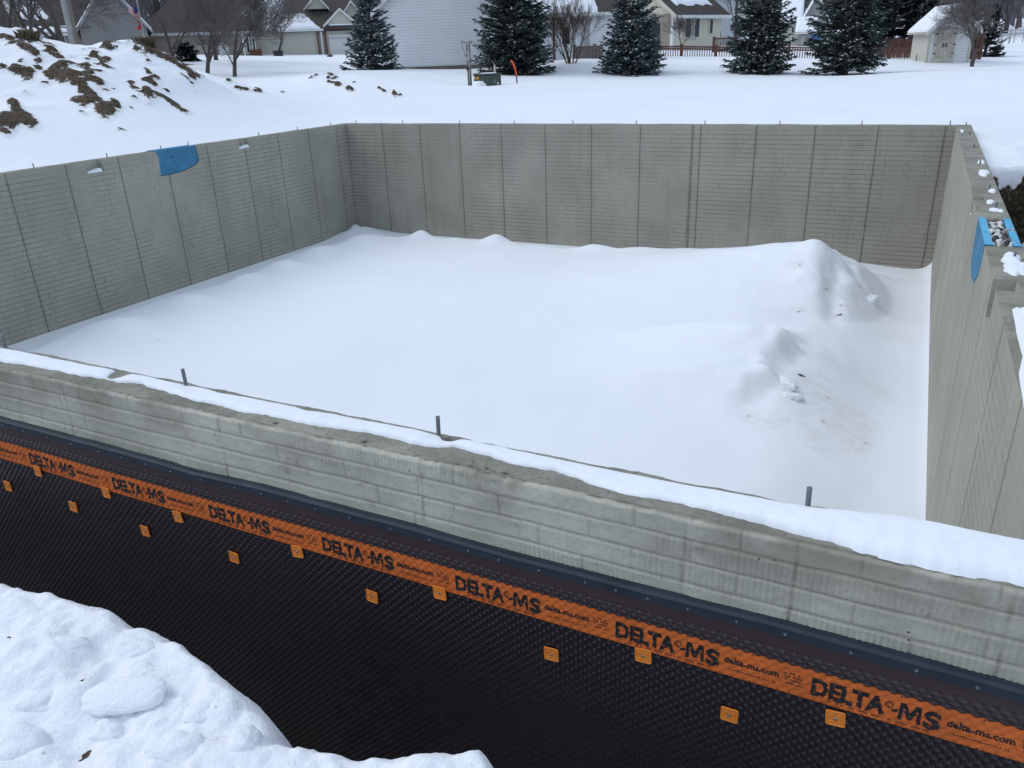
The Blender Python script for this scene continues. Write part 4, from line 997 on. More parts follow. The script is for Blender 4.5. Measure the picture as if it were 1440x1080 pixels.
h.rect('door',M['trim_grey'],820,31,829,80,v=3,frame=M['trim']);h.rect('window',M['glass'],790,38,801,62,v=3,frame=M['trim'])
# yellow house
h=House('house','pale yellow house with brown roof, recessed porch and narrow windows behind the picket fence',(949,70,64),(1012,67,68))
L=h.L;ze=h.P(949,17)[1];GD=8.4;zr=ze+2.9
b=MB();b.prism([(0,0,0),(0,GD,0),(0,GD,ze),(0,GD/2,zr),(0,0,ze)],(L,0,0));b.build('wall',[M['sid_yellow']],h.o)
k=(zr-ze)/(GD/2);ov=.5
rf=h.slab('roof',M['shingle'],[(-ov,-ov,ze-ov*k+.12),(L+ov,-ov,ze-ov*k+.12),(L+ov,GD/2,zr+.12),(-ov,GD/2,zr+.12)],.2)
h.slab('roof',M['shingle'],[(-ov,GD+ov,ze-ov*k+.12),(L+ov,GD+ov,ze-ov*k+.12),(L+ov,GD/2+.01,zr+.12),(-ov,GD/2+.01,zr+.12)],.2)
zz=lambda v:ze+v*k+.12
h.patch('roof_snow',None,[(.5,.55,zz(.55)),(L-.4,.55,zz(.55)),(L-1.5,3.9,zz(3.9)),(.5,3.9,zz(3.9))],.12,rf,rag=.07)
b=MB();b.box(-ov,L+ov,-ov-.11,-ov-.003,ze-ov*k-.10,ze-ov*k+.12);b.build('gutter',[M['trim']],rf)
b=MB();b.prism([(-ov-.06,-ov,ze-ov*k-.16),(-ov-.06,-ov,ze-ov*k+.12),(-ov-.06,GD/2,zr+.12),(-ov-.06,GD/2,zr-.16)],(.055,0,0));b.build('rake_board',[M['sid_yellow']],rf)
for a,b_,c,d in ((964,24,970,52),(977,24,982,52),(998,27,1001,47)): h.rect('window',M['glass'],a,c-28 if False else b_,b_ and c,d,frame=M['trim'],fw=.06)
# porch on the gable end
z0=h.Q(935,64)[1];z1=h.Q(930,20)[1]
b=MB();b.box(-.02,.06,.35,3.6,0,z1);b.build('porch_recess',[M['sid_tan']],h.o)
b=MB();b.box(-.06,-.022,1.5,3.2,0,z1-.6);o=b.build('sliding_door',[M['glass']],h.o)
b=MB();b.box(-.10,-.062,2.30,2.38,0,z1-.6);b.build('frame',[M['trim_grey']],o)
b=MB();b.box(-.30,-.03,.02,.26,0,z1+.1);b.build('porch_column',[M['trim']],h.o)
# blue grey two storey house
h=House('house','blue grey two storey house with dark windows, partly behind the yellow house',(985,66,84),(1046,64,84))
ze=h.P(1010,-14)[1];gable_block(h,0,h.L,0,9,ze,3,M['sid_blue'],M['shingle'],'u')
for q in ((992,3,995,10),(1004,6,1007,16),(1011,43,1014,56)): h.rect('window',M['glass'],*q,frame=M['trim'])
def small(label,A,B,eave,rise,depth,wall,axis,wins=(),snow=.25,doors=()):
    h=House('house',label,A,B);ze=h.P((A[0]+B[0])/2,eave)[1];gable_block(h,0,h.L,0,depth,ze,rise,M[wall],M['shingle'],axis,.4,snow)
    for q in wins:h.rect('window',M['glass'],*q,frame=M['trim'])
    for q in doors:h.rect('door',M['trim_grey'],*q)
    return h
small('distant cream house with steep snowy roof seen between two spruces',(1098,66,125),(1121,66,125),28,3.4,9,'sid_cream','u',((1114,38,1116,46),(1114,52,1116,59)))
small('small distant grey house with snowy porch roof, right of the distant cream house',(1121,66,118),(1142,66,118),44,1.6,6,'sid_grey','u',(),.25,((1127,50,1131,63),))
small('distant dark grey house with snowy roof, above the small snowy porch',(1126,60,150),(1160,60,150),27,3.6,9,'sid_grey','v',((1133,32,1144,36),))
small('far white roofed house on the wooded hillside left of centre gap',(1112,36,235),(1128,36,235),14,2.5,9,'sid_beige','u')
small('far white roofed house on the wooded hillside, right one of two',(1148,36,240),(1162,36,240),14,2.6,9,'sid_beige','u')
# shed
h=House('garden_shed','small cream and white garden shed with tan double doors and snowy roof',(1301,88,52),(1361,88.5,52.7),cat='shed')
L=h.L;ze=h.P(1295,40)[1];um,za=h.P(1331,9);dp=2.7
b=MB();b.prism([(0,0,0),(L,0,0),(L,0,ze),(L/2,0,za),(0,0,ze)],(0,.12,0));b.build('front_wall',[M['sid_white']],h.o)
b=MB();b.prism([(.003,.12,0),(L-.003,.12,0),(L-.003,.12,ze),(L/2,.12,za-.02),(.003,.12,ze)],(0,dp,0));b.build('side_wall',[M['sid_cream']],h.o)
k=(za-ze)/(L/2)
for sg,ua in ((-1,0),(1,L)):
    q=[(ua+sg*.3,-.45,ze-.3*k+.08),(ua+sg*.3,dp+.3,ze-.3*k+.08),(L/2+sg*.004,dp+.3,za+.08),(L/2+sg*.004,-.45,za+.08)]
    r=h.slab('roof',M['shed_door'],q,.09);h.patch('roof_snow',None,q,.13,r)
    b=MB();b.prism([(ua+sg*.3,-.50,ze-.3*k-.12),(ua+sg*.3,-.50,ze-.3*k+.12),(L/2,-.50,za+.12),(L/2,-.50,za-.12)],(0,.047,0));b.build('rake_board',[M['trim']],r)
u0,z0=h.P(1309,86);u1,z1=h.P(1347,41)
for i in range(2):
    a=u0+(u1-u0)*(.5*i)+.01;c=a+(u1-u0)/2-.02
    d=h.box('door',M['shed_door'],a,c,-.05,-.003,0.2,z1)
    b=MB();
    for x0,x1,y0,y1 in ((a,a+.09,.2,z1),(c-.09,c,.2,z1),(a+.09,c-.09,z1-.1,z1),(a+.09,c-.09,(z1+z0)/2-.05,(z1+z0)/2+.05),(a+.09,c-.09,.2,z0+.12)): b.box(x0,x1,-.075,-.052,y0,y1)
    b.build('door_frame',[M['sid_cream']],d)
    b=MB();x=c-.2 if i==0 else a+.05
    for hz_ in (z0+.35,(z0+z1)/2,z1-.25): b.box(a+.0 if i==0 else c-.14,a+.14 if i==0 else c,-.090,-.077,hz_,hz_+.05)
    b.box(c-.10 if i==0 else a+.04,c-.04 if i==0 else a+.10,-.10,-.077,(z0+z1)/2-.1,(z0+z1)/2+.1);b.build('hardware',[M['black']],d)
h.box('corner_trim',M['sid_cream'],-.03,.10,-.03,.10,0,ze);h.box('corner_trim',M['sid_cream'],L-.10,L+.03,-.03,.10,0,ze)
# ------------------------------------------------------------------ fences and railings
def fence(name,label,pts,hgt,sp,mat,picket=.07,rail_z=(.75,.95),post_every=1,solid=False,cat='fence',rmat='redwood'):
    P=[at(*p) for p in pts];root=empty(name,tuple(P[0]),label=label,cat=cat)
    for p,q in zip(P,P[1:]):
        d=q-p;L=np.hypot(d[0],d[1]);e=d/L;n=np.array([-e[1],e[0],0]);b=MB()
        k=int(L/sp)
        for i in range(k):
            c=p+d*(i+.5)/k-P[0]
            w=picket/2;jz=random.uniform(-.02,.02)
            b.prism([c-e*w-n*.01+(0,0,-.4),c+e*w-n*.01+(0,0,-.4),c+e*w-n*.01+(0,0,hgt+jz),c-n*.01+(0,0,hgt+jz+.04),c-e*w-n*.01+(0,0,hgt+jz)],n*.02)
        b.build('picket_panel',[mat],root)
        for rz in rail_z:
            b=MB();a=p-P[0]+n*.012;c=q-P[0]+n*.012
            b.prism([a+(0,0,rz*hgt-.045),c+(0,0,rz*hgt-.045),c+(0,0,rz*hgt+.045),a+(0,0,rz*hgt+.045)],n*.05);b.build('rail',[M[rmat]],root)
    for p in P:
        c=p-P[0];b=MB();b.box(c[0]-.08,c[0]+.08,c[1]-.08,c[1]+.08,c[2]-.5,c[2]+hgt+.12);b.build('post',[M[rmat]],root)
    return root
fence('picket_fence','long low weathered red brown picket fence crossing the snow behind the spruces',[(914,80,57),(958,80,57),(1006,81,57),(1055,82,57),(1108,82,56.5),(1155,83,56),(1200,83.5,55.5),(1250,84,55),(1302,84.5,54.5)],.66,.155,M['fencewood'],.055)
fence('deck_railing','red brown deck railing with thick top rail behind the picket fence, beside the yellow house',[(1003,75,62),(1034,74,63)],.98,.12,M['redwood'],.05,(.15,.97),cat='railing')
fence('lattice_fence','solid reddish timber fence panel left of the garden shed',[(1243,80,57),(1262,80,57),(1292,80,57)],1.0,.10,M['redwood'],.098,(.5,.95))
fence('deck_railing','grey brown timber railing by the door of the white house wing',[(808,83,47),(836,82,47),(846,82,47)],.62,.09,M['timber'],.085,(.6,.95),cat='railing',rmat='timber')
fence('rail_fence','distant pale snow topped rail fence at the right edge',[(1398,57,105),(1420,55,106),(1445,53,107),(1475,51,108)],.9,.9,M['trim_grey'],.10,(.5,.9),rmat='trim_grey')
fence('timber_wall','reddish low timber screen behind the tree right of the shed',[(1359,84,56),(1377,83,56)],1.35,.12,M['redwood'],.115,(.5,.95))
# ------------------------------------------------------------------ vegetation
def bare_tree_mesh(name,seed,H,R,trunk_r,levels=5,first=.22,n0=8,up=.35,twig=.012,stems=1,mat='bark',droop=0,maxn=6500,nch=(4,7)):
    rnd=random.Random(seed);b=MB();cnt=[0];tw=MB()
    def grow(p,d,L,r,lv):
        if cnt[0]>maxn:return
        cnt[0]+=1
        n=4 if lv<2 else (3 if lv<4 else 2);pts=[p.copy()];rr=[r];q=p.copy();dd=d.copy()
        for i in range(n):
            dd=dd+Vector((rnd.gauss(0,.11),rnd.gauss(0,.11),rnd.gauss(0,.08)+up*.10-droop*.06*lv));dd.normalize();q=q+dd*(L/n);pts.append(q.copy());rr.append(max(r*(1-.62*(i+1)/n),twig*.45))
        tgt=b if lv<2 else tw
        tgt.tube(pts,rr,6 if lv==0 else (4 if lv<3 else 3),0,cap=lv==0)
        if lv>=levels:return
        k=rnd.randint(*nch) if lv>0 else n0
        for j in range(k):
            t=(first+(1-first)*(j+rnd.random()*.8)/k) if lv==0 else .25+.75*(j+rnd.random())/k
            t=min(t,.99);fi=t*n;i=int(fi);base=pts[i].lerp(pts[i+1],fi-i)
            ax=(pts[i+1]-pts[i]).normalized();a=rnd.random()*6.283+j*2.4
            pr=ax.orthogonal().normalized();pr=Matrix.Rotation(a,3,ax)@pr
            an=rnd.uniform(.55,.95) if lv==0 else rnd.uniform(.4,.85)
            nd=(ax*math.cos(an)+pr*math.sin(an));nd.z+=up*.35;nd.normalize()
            ln=(L*rnd.uniform(.42,.62)*(1.15-.45*t)) if lv==0 else L*rnd.uniform(.48,.72)
            if lv==0: ln=R*rnd.uniform(.75,1.1)*(1.15-.5*t)
            grow(base,nd,ln,max(rr[i]*rnd.uniform(.42,.6),twig*.5),lv+1)
        # leader
        grow(pts[-1],dd,L*.5,rr[-1],lv+1)
    for s in range(stems):
        a=s*6.283/max(stems,1)+rnd.random();ls=0 if stems==1 else rnd.uniform(.12,.5)
        d=Vector((math.cos(a)*ls,math.sin(a)*ls,1)).normalized()
        grow(Vector((math.cos(a)*.12*(stems>1),math.sin(a)*.12*(stems>1),-.4)),d,H*(.55 if stems==1 else rnd.uniform(.5,.65)),trunk_r,0)
    # scale to the wanted height
    zs=max(v[2] for v in tw.v+b.v);k=H/zs
    for m in (b,tw): m.v=[(v[0]*k,v[1]*k,v[2]*k) for v in m.v]
    return b,tw
def bare_tree(label,px,py,d,toppy,R,trunk_r,seed,cat='tree',name='bare_tree',group=None,mat='bark',tmat='twig',**k):
    p=at(px,py,d);H=z_over(p,px,toppy)-p[2];b,tw=bare_tree_mesh(name,seed,H,R,trunk_r,**k)
    o=empty(name,tuple(p),random.Random(seed).random()*6.28,label=label,cat=cat,group=group)
    b.build('trunk',[M[mat]],o,smooth=True);tw.build('crown',[M[tmat]],o);return o
bare_tree('young bare tree with thick straight trunk, left of the slender trunk by the heap',290,104,44,-75,2.9,.16,11,n0=11,first=.25,up=.3,maxn=5200)
bare_tree('slender bare tree with the nearest trunk, right of the thick trunked bare tree',328,108,42,-70,2.4,.105,12,n0=11,first=.25,up=.35,maxn=5200)
bare_tree('bare tree with short dark trunk behind the two nearer bare trunks',303,83,52,-65,3.0,.13,13,n0=10,first=.3,up=.5,maxn=3600)
bare_tree('bare tree left of the thick trunked one, beside the small evergreen bush',245,87,50,-70,3.0,.14,14,n0=10,first=.22,up=.4,maxn=4600)
bare_tree('small dark bare tree in front of the cream house, rising from a black pot',392,78,76,-22,2.5,.15,15,n0=9,first=.2,up=.5,maxn=3000,tmat='twig')
o=empty('tree_pot',tuple(at(392,80,75.6)),0,label='black pot around the foot of the small bare tree by the cream house',cat='pot')
b=MB();b.tube([(0,0,-.3),(0,0,.0),(0,0,.42),(0,0,.5)],[.36,.38,.44,.46],14);b.build('pot',[M['black']],o)
bare_tree('many stemmed bare shrub fanning upward beside the white house wing',803,86,45,-22,1.3,.045,16,stems=13,n0=4,first=.35,up=.9,cat='shrub',name='bare_shrub',maxn=3300,mat='bark_warm',tmat='bark_warm',levels=4,nch=(2,4))
bare_tree('round bare shrub in front of the yellow house windows',962,70,60,16,1.3,.05,17,stems=5,n0=5,first=.3,up=.5,cat='shrub',name='bare_shrub',maxn=1800,levels=4)
bare_tree('bare tree with several thick crooked stems in front of the garden shed',1366,94,49,-60,2.7,.15,18,stems=4,n0=6,first=.35,up=.25,maxn=4600,mat='bark')
bare_tree('brownish bare tree rising between the blue grey house and the fourth spruce',1036,72,70,-90,3.4,.16,19,n0=12,first=.2,up=.5,maxn=4200,tmat='bark_warm')
for i,(px,py,d,tp,R_,lab) in enumerate([(8,74,47,-140,3.4,'leftmost big dark bare tree behind the dirt heap'),(42,76,52,-130,3.4,'dark bare tree behind the heap, left of the pale pole'),(84,75,60,-120,3.4,'dark bare tree directly behind the pale leaning pole'),(128,72,90,-120,4,'bare tree rising behind the left slope of the grey gable roof'),(228,80,84,-130,4.4,'bare tree seen through the gap right of the grey gable house'),(27,75,66,-150,4.2,'dark spreading bare tree deep in the thicket at far left')]):
    bare_tree(lab,px,py,d,tp,R_,.2,31+i,n0=13,first=.12,up=.35,maxn=4200,group=None,twig=.016,tmat='twig')
# spruces
def spruce(label,px,py,d,toppy,width_px,seed,mat='needle',skirt=.0,snow=.35,cat='tree',name='spruce_tree',dens=1.,power=.58,droop=.12,group='spruces standing in the snow behind the foundation'):
    rnd=random.Random(seed);p=at(px,py,d);H=z_over(p,px,toppy)-p[2]
    R=width_px/2/F*np.dot(np.array(p)-CAM,CF)
    o=empty(name,tuple(p),rnd.random()*6.28,label=label,cat=cat,group=group)
    tr=MB();tr.tube([(0,0,-.4),(0,0,H*.5),(0,0,H*.98)],[R*.075+.03,R*.045+.02,.012],8);tr.build('trunk',[M['bark']],o,smooth=True)
    V=[];Fc=[];mi=[]
    def blade(a,b_,w,nz,m):
        d_=b_-a;L=d_.length
        if L<1e-4:return
        s=d_.cross(nz);s=s.normalized() if s.length>1e-5 else Vector((1,0,0))
        k=len(V);mid=a+d_*.45
        V.extend([tuple(a),tuple(mid+s*w),tuple(b_),tuple(mid-s*w)]);Fc.append((k,k+1,k+2,k+3));mi.append(m)
    tiers=int(H/.21*dens**.5);
    for t in range(tiers):
        f=(t+.5)/tiers;z=H*(skirt+(1-skirt)*f)
        rad=R*(1-f)**power*(1.0 if f>.06 else .93)+.05
        nb=max(5,int((7+15*(1-f))*dens))
        for j in range(nb):
            a=rnd.random()*6.283;L=rad*rnd.uniform(.68,1.10)*(1+.10*math.sin(a*3+seed+f*5))
            e=rnd.uniform(-.10,.22)+.30*f-droop*(1-f)
            d0=Vector((math.cos(a),math.sin(a),e));A=Vector((0,0,z+rnd.uniform(-.08,.08)))
            # curved bough: sags then lifts at the tip
            n=max(3,int(L/.17));pts=[A+d0*L*(i/n)+Vector((0,0,-.10*L*math.sin(math.pi*i/n)+.05*L*(i/n)**2)) for i in range(n+1)]
            side=Vector((-math.sin(a),math.cos(a),0))
            for i in range(n):
                q=pts[i];q2=pts[i+1]
                if i/n>.12: blade(q,q2+(q2-q)*.4,.035,Vector((0,0,1)),0);blade(q,q2+(q2-q)*.4,.03,side,0)
                if i/n<.2 and L>.6:continue
                for sgn in (-1,1):
                    for kk in range(2):
                        tl=(.12+.30*L*(1-i/n)*.55+.06)*rnd.uniform(.6,1.2);tl=min(tl,.5)
                        td=(d0*.55+side*sgn*rnd.uniform(.55,1.0)+Vector((0,0,rnd.uniform(-.42,.12)))).normalized()
                        s0=q.lerp(q2,rnd.random());e0=s0+td*tl
                        blade(s0,e0,.055+.03*rnd.random(),Vector((rnd.gauss(0,.35),rnd.gauss(0,.35),1)),0)
                        # secondary
                        m_=s0.lerp(e0,.5);blade(m_,m_+(td*.5+d0*.4+Vector((0,0,rnd.uniform(-.35,.1)))).normalized()*tl*.6,.045,Vector((rnd.gauss(0,.5),rnd.gauss(0,.5),1)),0)
                        if rnd.random()<snow*.42: 
                            off=Vector((0,0,.022));blade(s0.lerp(e0,.35)+off,e0+off,.040+.035*rnd.random(),Vector((rnd.gauss(0,.15),rnd.gauss(0,.15),1)),1)
            if rnd.random()<snow*.35 and L>.5:
                i=rnd.randint(n//2,n-1);c=pts[i]+Vector((0,0,.04))
                for _ in range(3):
                    v=Vector((rnd.gauss(0,1),rnd.gauss(0,1),.1)).normalized()*rnd.uniform(.06,.14);blade(c-v,c+v,.05,Vector((rnd.gauss(0,.2),rnd.gauss(0,.2),1)),1)
    npmesh('crown',V,np.array(Fc),[M[mat],M['snow_top']],o,False,mi)
    return o
spruce('leftmost spruce, bluish and heavily frosted with snow, left of the large white siding wall',527,101,42,-14,82,51,'needle_blue',.0,1.4)
spruce('tallest dark green spruce, behind the green utility box',727,104,43,-230,112,52,'needle',.02,.38,power=.58,droop=.22)
spruce('dense bluish spruce with full skirt, third from left, beside the bare shrub',888,104,42,-52,94,53,'needle_blue',.0,1.0,dens=1.3,power=.6)
spruce('open dark spruce fourth from left, boughs sweeping to the snow before the picket fence',1065,102,42,-88,98,54,'needle',.03,.95,power=.58,droop=.25)
spruce('rightmost near spruce with bare trunk showing under wide snowy boughs, left of the garden shed',1187,106,42,-140,114,55,'needle',.07,.9,power=.58,droop=.25)
PG='dark evergreens behind the picket fence'
for i,(px,py,d,tp,w,lab) in enumerate([(1212,78,64,-120,86,'big dark pine rising behind the rightmost near spruce'),(1250,79,67,-95,80,'big dark pine in the middle between spruce and garden shed'),(1290,79,66,-60,72,'dark pine directly behind the garden shed'),(1384,82,60,6,52,'dark evergreen behind the crooked tree at the right of the shed'),(1352,72,92,-20,70,'dark evergreen far behind the garden shed roof')]):
    spruce(lab,px,py,d,tp,w,61+i,'needle_dark',.0,.13,group=PG,name='pine_tree',dens=.8)
spruce('dark conifer top showing above the roof of the cream house',462,60,104,-22,60,70,'needle_dark',.0,.2,group=None,name='pine_tree',dens=.5)
spruce('small round dark green evergreen bush dusted with snow at the foot of the bare trees',263,87,51,60,34,71,'needle_dark',.0,.35,cat='bush',name='evergreen_bush',group=None,power=.45,dens=1.6)
def tuft(label,px,py,r,seed):
    d=ray(px,py);t=8.
    while t<60:
        q=CAM+d*t
        if q[2]<float(ground(np.array([q[0]]),np.array([q[1]]))[0]):break
        t+=.05
    rnd=random.Random(seed);b=MB()
    for k in range(240):
        a=rnd.random()*6.28;rr=r*rnd.random()**.6;x,y=math.cos(a)*rr,math.sin(a)*rr;h_=r*rnd.uniform(.35,1.0)
        dx,dy=rnd.gauss(0,.4)*h_,rnd.gauss(0,.4)*h_;w=.010
        b.add([(x-w,y,-.05),(x+w,y,-.05),(x+dx*.5,y+dy*.5,h_*.7),(x+dx,y+dy,h_)],[(0,1,2),(0,2,3)])
    o=b.build('grass_tuft',[M['grass']]);o.location=tuple(q);tag(o,label,'grass tuft')
tuft('leftmost tuft of dead brown grass on the crest of the snowy dirt heap',42,57,.22,1)
tuft('tall tuft of dead brown grass on the heap crest below the flag',205,64,.20,2)
tuft('low tuft of dead grass on the heap crest below the grey gable',156,70,.10,3)
tuft('small dry twiggy plant near the brick pillars of the cream house',464,80,.2,4)
# far woods, one mass
def woods():
    rnd=random.Random(99);protos=[]
    for s in range(5):
        b,tw=bare_tree_mesh('w',200+s,11,3.0,.16,levels=4,first=.2,n0=9,up=.4,twig=.03,maxn=520)
        v=np.array(b.v+tw.v);nb=len(b.v);f=[t for t in b.f if len(t)<=4]+[tuple(i+nb for i in t) for t in tw.f if len(t)<=4]
        f=np.array([t if len(t)==4 else (*t,t[-1]) for t in f if len(t)==4]);protos.append((v,f))
    VV=[];FF=[];o=0
    for i in range(250):
        if i<80: px=rnd.uniform(-60,640);d=rnd.uniform(105,190)
        else: px=rnd.uniform(780,1500);d=rnd.uniform(145,290)
        dr=ray(px,60);dr=dr/np.hypot(dr[0],dr[1]);x,y=CAM[0]+dr[0]*d,CAM[1]+dr[1]*d
        z=float(base(np.array([x]),np.array([y]))[0]);v,f=protos[i%5];a=rnd.random()*6.28;s=rnd.uniform(.75,1.25);c,sn=math.cos(a),math.sin(a)
        w=np.stack([(v[:,0]*c-v[:,1]*sn)*s+x,(v[:,0]*sn+v[:,1]*c)*s+y,v[:,2]*s+z-.4],1);VV.append(w);FF.append(f+o);o+=len(w)
    tag(npmesh('distant_woods',np.concatenate(VV),np.concatenate(FF),M['twig_far']),kind='stuff',label='grey brown mass of bare winter woodland closing the view far behind the houses',cat='woods')
woods()
# low wooded rise far behind, closing the skyline
an=np.linspace(0,2*np.pi,181);rr=np.array([300,330,380,450,540,640,760]);hh=np.array([4,14,24,33,40,44,42])
AN,RR=np.meshgrid(an,rr,indexing='ij');HH=np.interp(RR,rr,hh)*(.75+.35*fbm(AN*3,RR*0,801,4))
tag(grid('hills',10+RR*np.cos(AN),RR*np.sin(AN),HH-1,[plain('wooded_hillside',(.13,.115,.125),.95,.35,.05)]),kind='structure')
# ------------------------------------------------------------------ street furniture
P_=at(108,74,40);o=empty('utility_pole',tuple(P_),label='pale tapered concrete pole rising behind the snowy dirt heap',cat='pole')
b=MB();b.tube([(0,0,-1),(0,0,4),(0,0,9)],[.19,.155,.12],14);b.build('pole_shaft',[M['pole']],o,smooth=True)
b=MB();b.box(.20,.28,-.05,.05,-.5,2.2);b.build('conduit',[M['timber']],o)
P_=at(207,74,55);o=empty('flagpole',tuple(P_),label='slim flagpole with a furled striped red and white flag above a red cloth',cat='flagpole')
zt=z_over(P_,207,-20)-P_[2];b=MB();b.tube([(0,0,-.5),(0,0,zt)],[.045,.03],8);b.build('pole_shaft',[M['trim_grey']],o)
def cloth(name,z1,z0,w,mats,par,seed,cols):
    n,m=15,26;V=[];Fc=[];mi=[]
    for j in range(m+1):
        t=j/m
        for i in range(n+1):
            s=i/n;x=-.03-w*s*(.65+.35*math.sin(t*3+seed))*(1-.25*t);y=.09*math.sin(s*9+t*2+seed)+.05*math.sin(s*4-t*5)
            V.append((x*CR[0]-y*CF[0],x*CR[1]-y*CF[1],z1+(z0-z1)*t-.22*s*(1-t)+.05*math.sin(s*8+seed)))
    for j in range(m):
        for i in range(n): a=j*(n+1)+i;Fc.append((a,a+1,a+n+2,a+n+1));mi.append(cols(i/n,j/m))
    o_=npmesh(name,V,np.array(Fc),mats,par,True,mi);md=o_.modifiers.new('thick','SOLIDIFY');md.thickness=.006;return o_
za=z_over(P_,200,8)-P_[2];zb=z_over(P_,200,27)-P_[2];zc=z_over(P_,200,41)-P_[2]
fo=cloth('flag',za,zb,.62,[M['red'],M['white'],M['blue']],o,1,lambda s,t:2 if (s<.42 and t<.45) else int((t+s*.35)*13)%2);fo['label']='furled flag with red and white stripes and a blue corner'
fo=cloth('flag',zb-.05,zc,.50,[M['red']],o,4,lambda s,t:0);fo['label']='plain red cloth below the striped flag'
# meter post
P_=at(661,121,35);o=empty('utility_post',tuple(P_),.2,label='short weathered wooden meter post with boxes and looping wires, left of the green box',cat='post')
b=MB();b.box(-.075,.075,-.06,.06,-.5,1.62);b.build('post',[M['timber']],o,bevel=.01)
b=MB();b.box(-.15,.07,-.17,-.062,.98,1.32);m_=b.build('meter_box',[M['trim_grey']],o,bevel=.02);b=MB();b.tube([(-.04,-.171,1.2),(-.04,-.22,1.2)],[.075,.07],14);b.build('meter_dial',[M['steel']],m_)
b=MB();b.box(-.09,.04,-.12,-.062,.62,.76);b.build('switch_box',[M['black']],o,bevel=.01)
b=MB();b.tube([(.03,-.08,.1),(.03,-.08,.6),(.03,-.08,1.7)],.022,8);b.build('conduit',[M['trim_grey']],o,smooth=True)
b=MB();b.box(-.22,.18,-.03,.03,1.66,1.70);b.build('crossbar',[M['timber']],o)
for s,(r,zz_) in enumerate([(.33,1.66),(.24,1.55)]):
    b=MB();b.tube([(.05+r*(1-math.cos(t)),-.05-.02*s,zz_+.05*math.sin(t*2)-r*1.6*(t/3.14)**2+.08*math.sin(t)) for t in np.linspace(0,2.6,14)],.009,5);b.build('wire',[M['black']],o)
b=MB();b.tube([(-.18,0,1.70),(-.24,0,1.78),(-.27,0,1.70),(-.20,-.05,1.45),(-.12,-.08,1.3)],.010,5);b.build('wire',[M['black']],o)
# green padmount box
P_=at(686,121,35);o=empty('transformer_box',tuple(P_),.86,label='low green metal utility box half buried in snow, with a yellow label',cat='utility box')
o.rotation_euler=(0,0,YAW*-1+.0)
o.rotation_euler=(0,0,.476+.55)
b=MB();b.box(-.42,.42,-.42,.42,-.3,.42);b.build('cabinet',[M['green']],o,bevel=.03)
b=MB();b.box(-.46,.46,-.46,.46,.422,.50);b.build('lid',[M['green']],o,bevel=.03)
b=MB();b.box(-.455,-.424,-.05,.34,.28,.38);b.build('warning_label',[M['yellow']],o)
b=MB();b.box(.05,.10,-.445,-.423,.10,.25);b.build('lock',[M['steel']],o);b=MB();b.box(.2,.28,-.435,-.423,.05,.15);b.build('notice',[M['white']],o)
V,Fc=blob(0,0,.36,.36,.02,.503,7);npmesh('snow_cap',V,Fc,M['snow_top'],o,True)
q=at(673,121.5,34.5);V,Fc=blob(q[0],q[1],.30,.26,.20,q[2]-.02,9);tag(npmesh('snow_lump',V,Fc,M['snow_top'],None,True),'mound of snow banked against the left side of the green utility box','snow')
# marker, stake
P_=at(727,116,35);o=empty('marker_post',tuple(P_),YAW*0,label='bent bright orange marker post with black foot in front of the tallest spruce',cat='marker post')
x=CR
def pt(a,z): return (x[0]*a,x[1]*a,z)
b=MB();b.tube([pt(.0,-.3),pt(.0,.08),pt(-.01,.26)],[.028,.028,.028],8);b.build('foot',[M['black']],o)
b=MB();b.tube([pt(-.01,.26),pt(-.05,.50),pt(-.13,.72),pt(-.17,.82),pt(-.24,.84)],[.030,.034,.036,.036,.05],8);b.build('orange_sleeve',[M['safety']],o,smooth=True)
P_=at(696,107,37.5);o=empty('wooden_stake',tuple(P_),label='short pale wooden stake standing just behind the green utility box',cat='stake');b=MB();b.box(-.035,.035,-.02,.02,-.4,.42);b.prism([(-.035,-.02,.42),(.035,-.02,.42),(0,-.02,.5)],(0,.04,0));b.build('stake_body',[M['shed_door']],o)
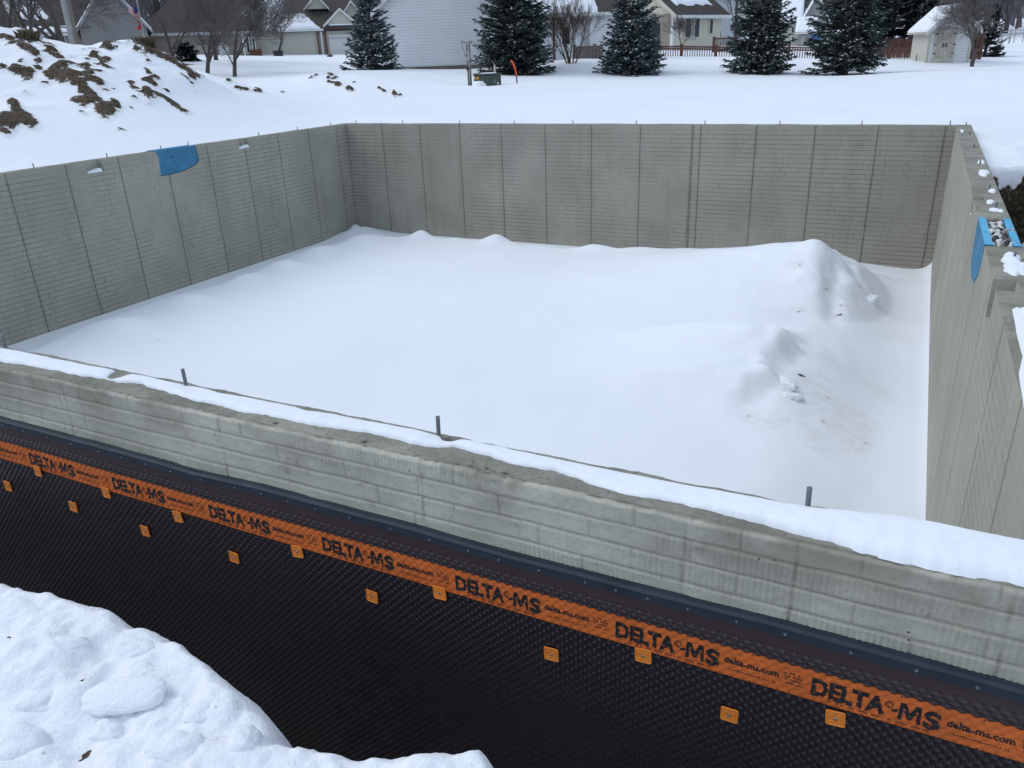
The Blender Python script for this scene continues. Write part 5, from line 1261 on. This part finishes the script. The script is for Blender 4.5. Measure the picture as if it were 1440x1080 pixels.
P_=at(1288,86,53);o=empty('wooden_stake',tuple(P_),label='small dark stake sticking out of the snow left of the shed',cat='stake');b=MB();b.box(-.03,.03,-.03,.03,-.3,.36);b.build('stake_body',[M['timber']],o)
P_=at(1146,58,112);o=empty('covered_trailer',tuple(P_),label='small patch of blue tarpaulin cover beside the distant grey house',cat='tarpaulin');b=MB();b.prism([(-.7,0,0),(.5,0,0),(.45,0,.5),(0,0,.8),(-.5,0,.9)],(0,1.4,0));b.build('tarpaulin',[M['blue_tarp']],o)
# ------------------------------------------------------------------ light, sky, camera
w=bpy.data.worlds.new('World');scene.world=w;w.use_nodes=True;nt=w.node_tree
bg=nt.nodes['Background'];sk=nt.nodes.new('ShaderNodeTexSky');sk.sky_type='NISHITA';sk.sun_disc=False
EL,AZ=math.radians(48),math.radians(-104)      # sun to the left (west of the view), veiled by cloud
sk.sun_elevation=EL;sk.sun_rotation=AZ;sk.altitude=200;sk.air_density=1.0;sk.dust_density=1.5;sk.ozone_density=1.0
hs=nt.nodes.new('ShaderNodeMix');hs.data_type='RGBA';hs.inputs[0].default_value=.74;hs.inputs[7].default_value=(4.9,5.85,7.15,1)
nt.links.new(sk.outputs[0],hs.inputs[6]);nt.links.new(hs.outputs[2],bg.inputs[0]);bg.inputs[1].default_value=.12
su=bpy.data.lights.new('sun','SUN');su.energy=.95;su.angle=math.radians(40);su.color=(1,.985,.96)
so=bpy.data.objects.new('sun',su);COL.objects.link(so)
dv=Vector((math.sin(AZ)*math.cos(EL),math.cos(AZ)*math.cos(EL),math.sin(EL)))
so.rotation_euler=dv.to_track_quat('Z','Y').to_euler();so.location=(0,0,30)
cd=bpy.data.cameras.new('camera');cd.sensor_width=36;cd.lens=F/1440*36;cd.clip_start=.05;cd.clip_end=3000
co=bpy.data.objects.new('camera',cd);COL.objects.link(co)
m=Matrix((( CR[0],CU[0],-CF[0],CAM[0]),(CR[1],CU[1],-CF[1],CAM[1]),(CR[2],CU[2],-CF[2],CAM[2]),(0,0,0,1)));co.matrix_world=m
scene.camera=co
scene.view_settings.view_transform='Standard';scene.view_settings.look='None';scene.view_settings.gamma=1;scene.view_settings.exposure=.17
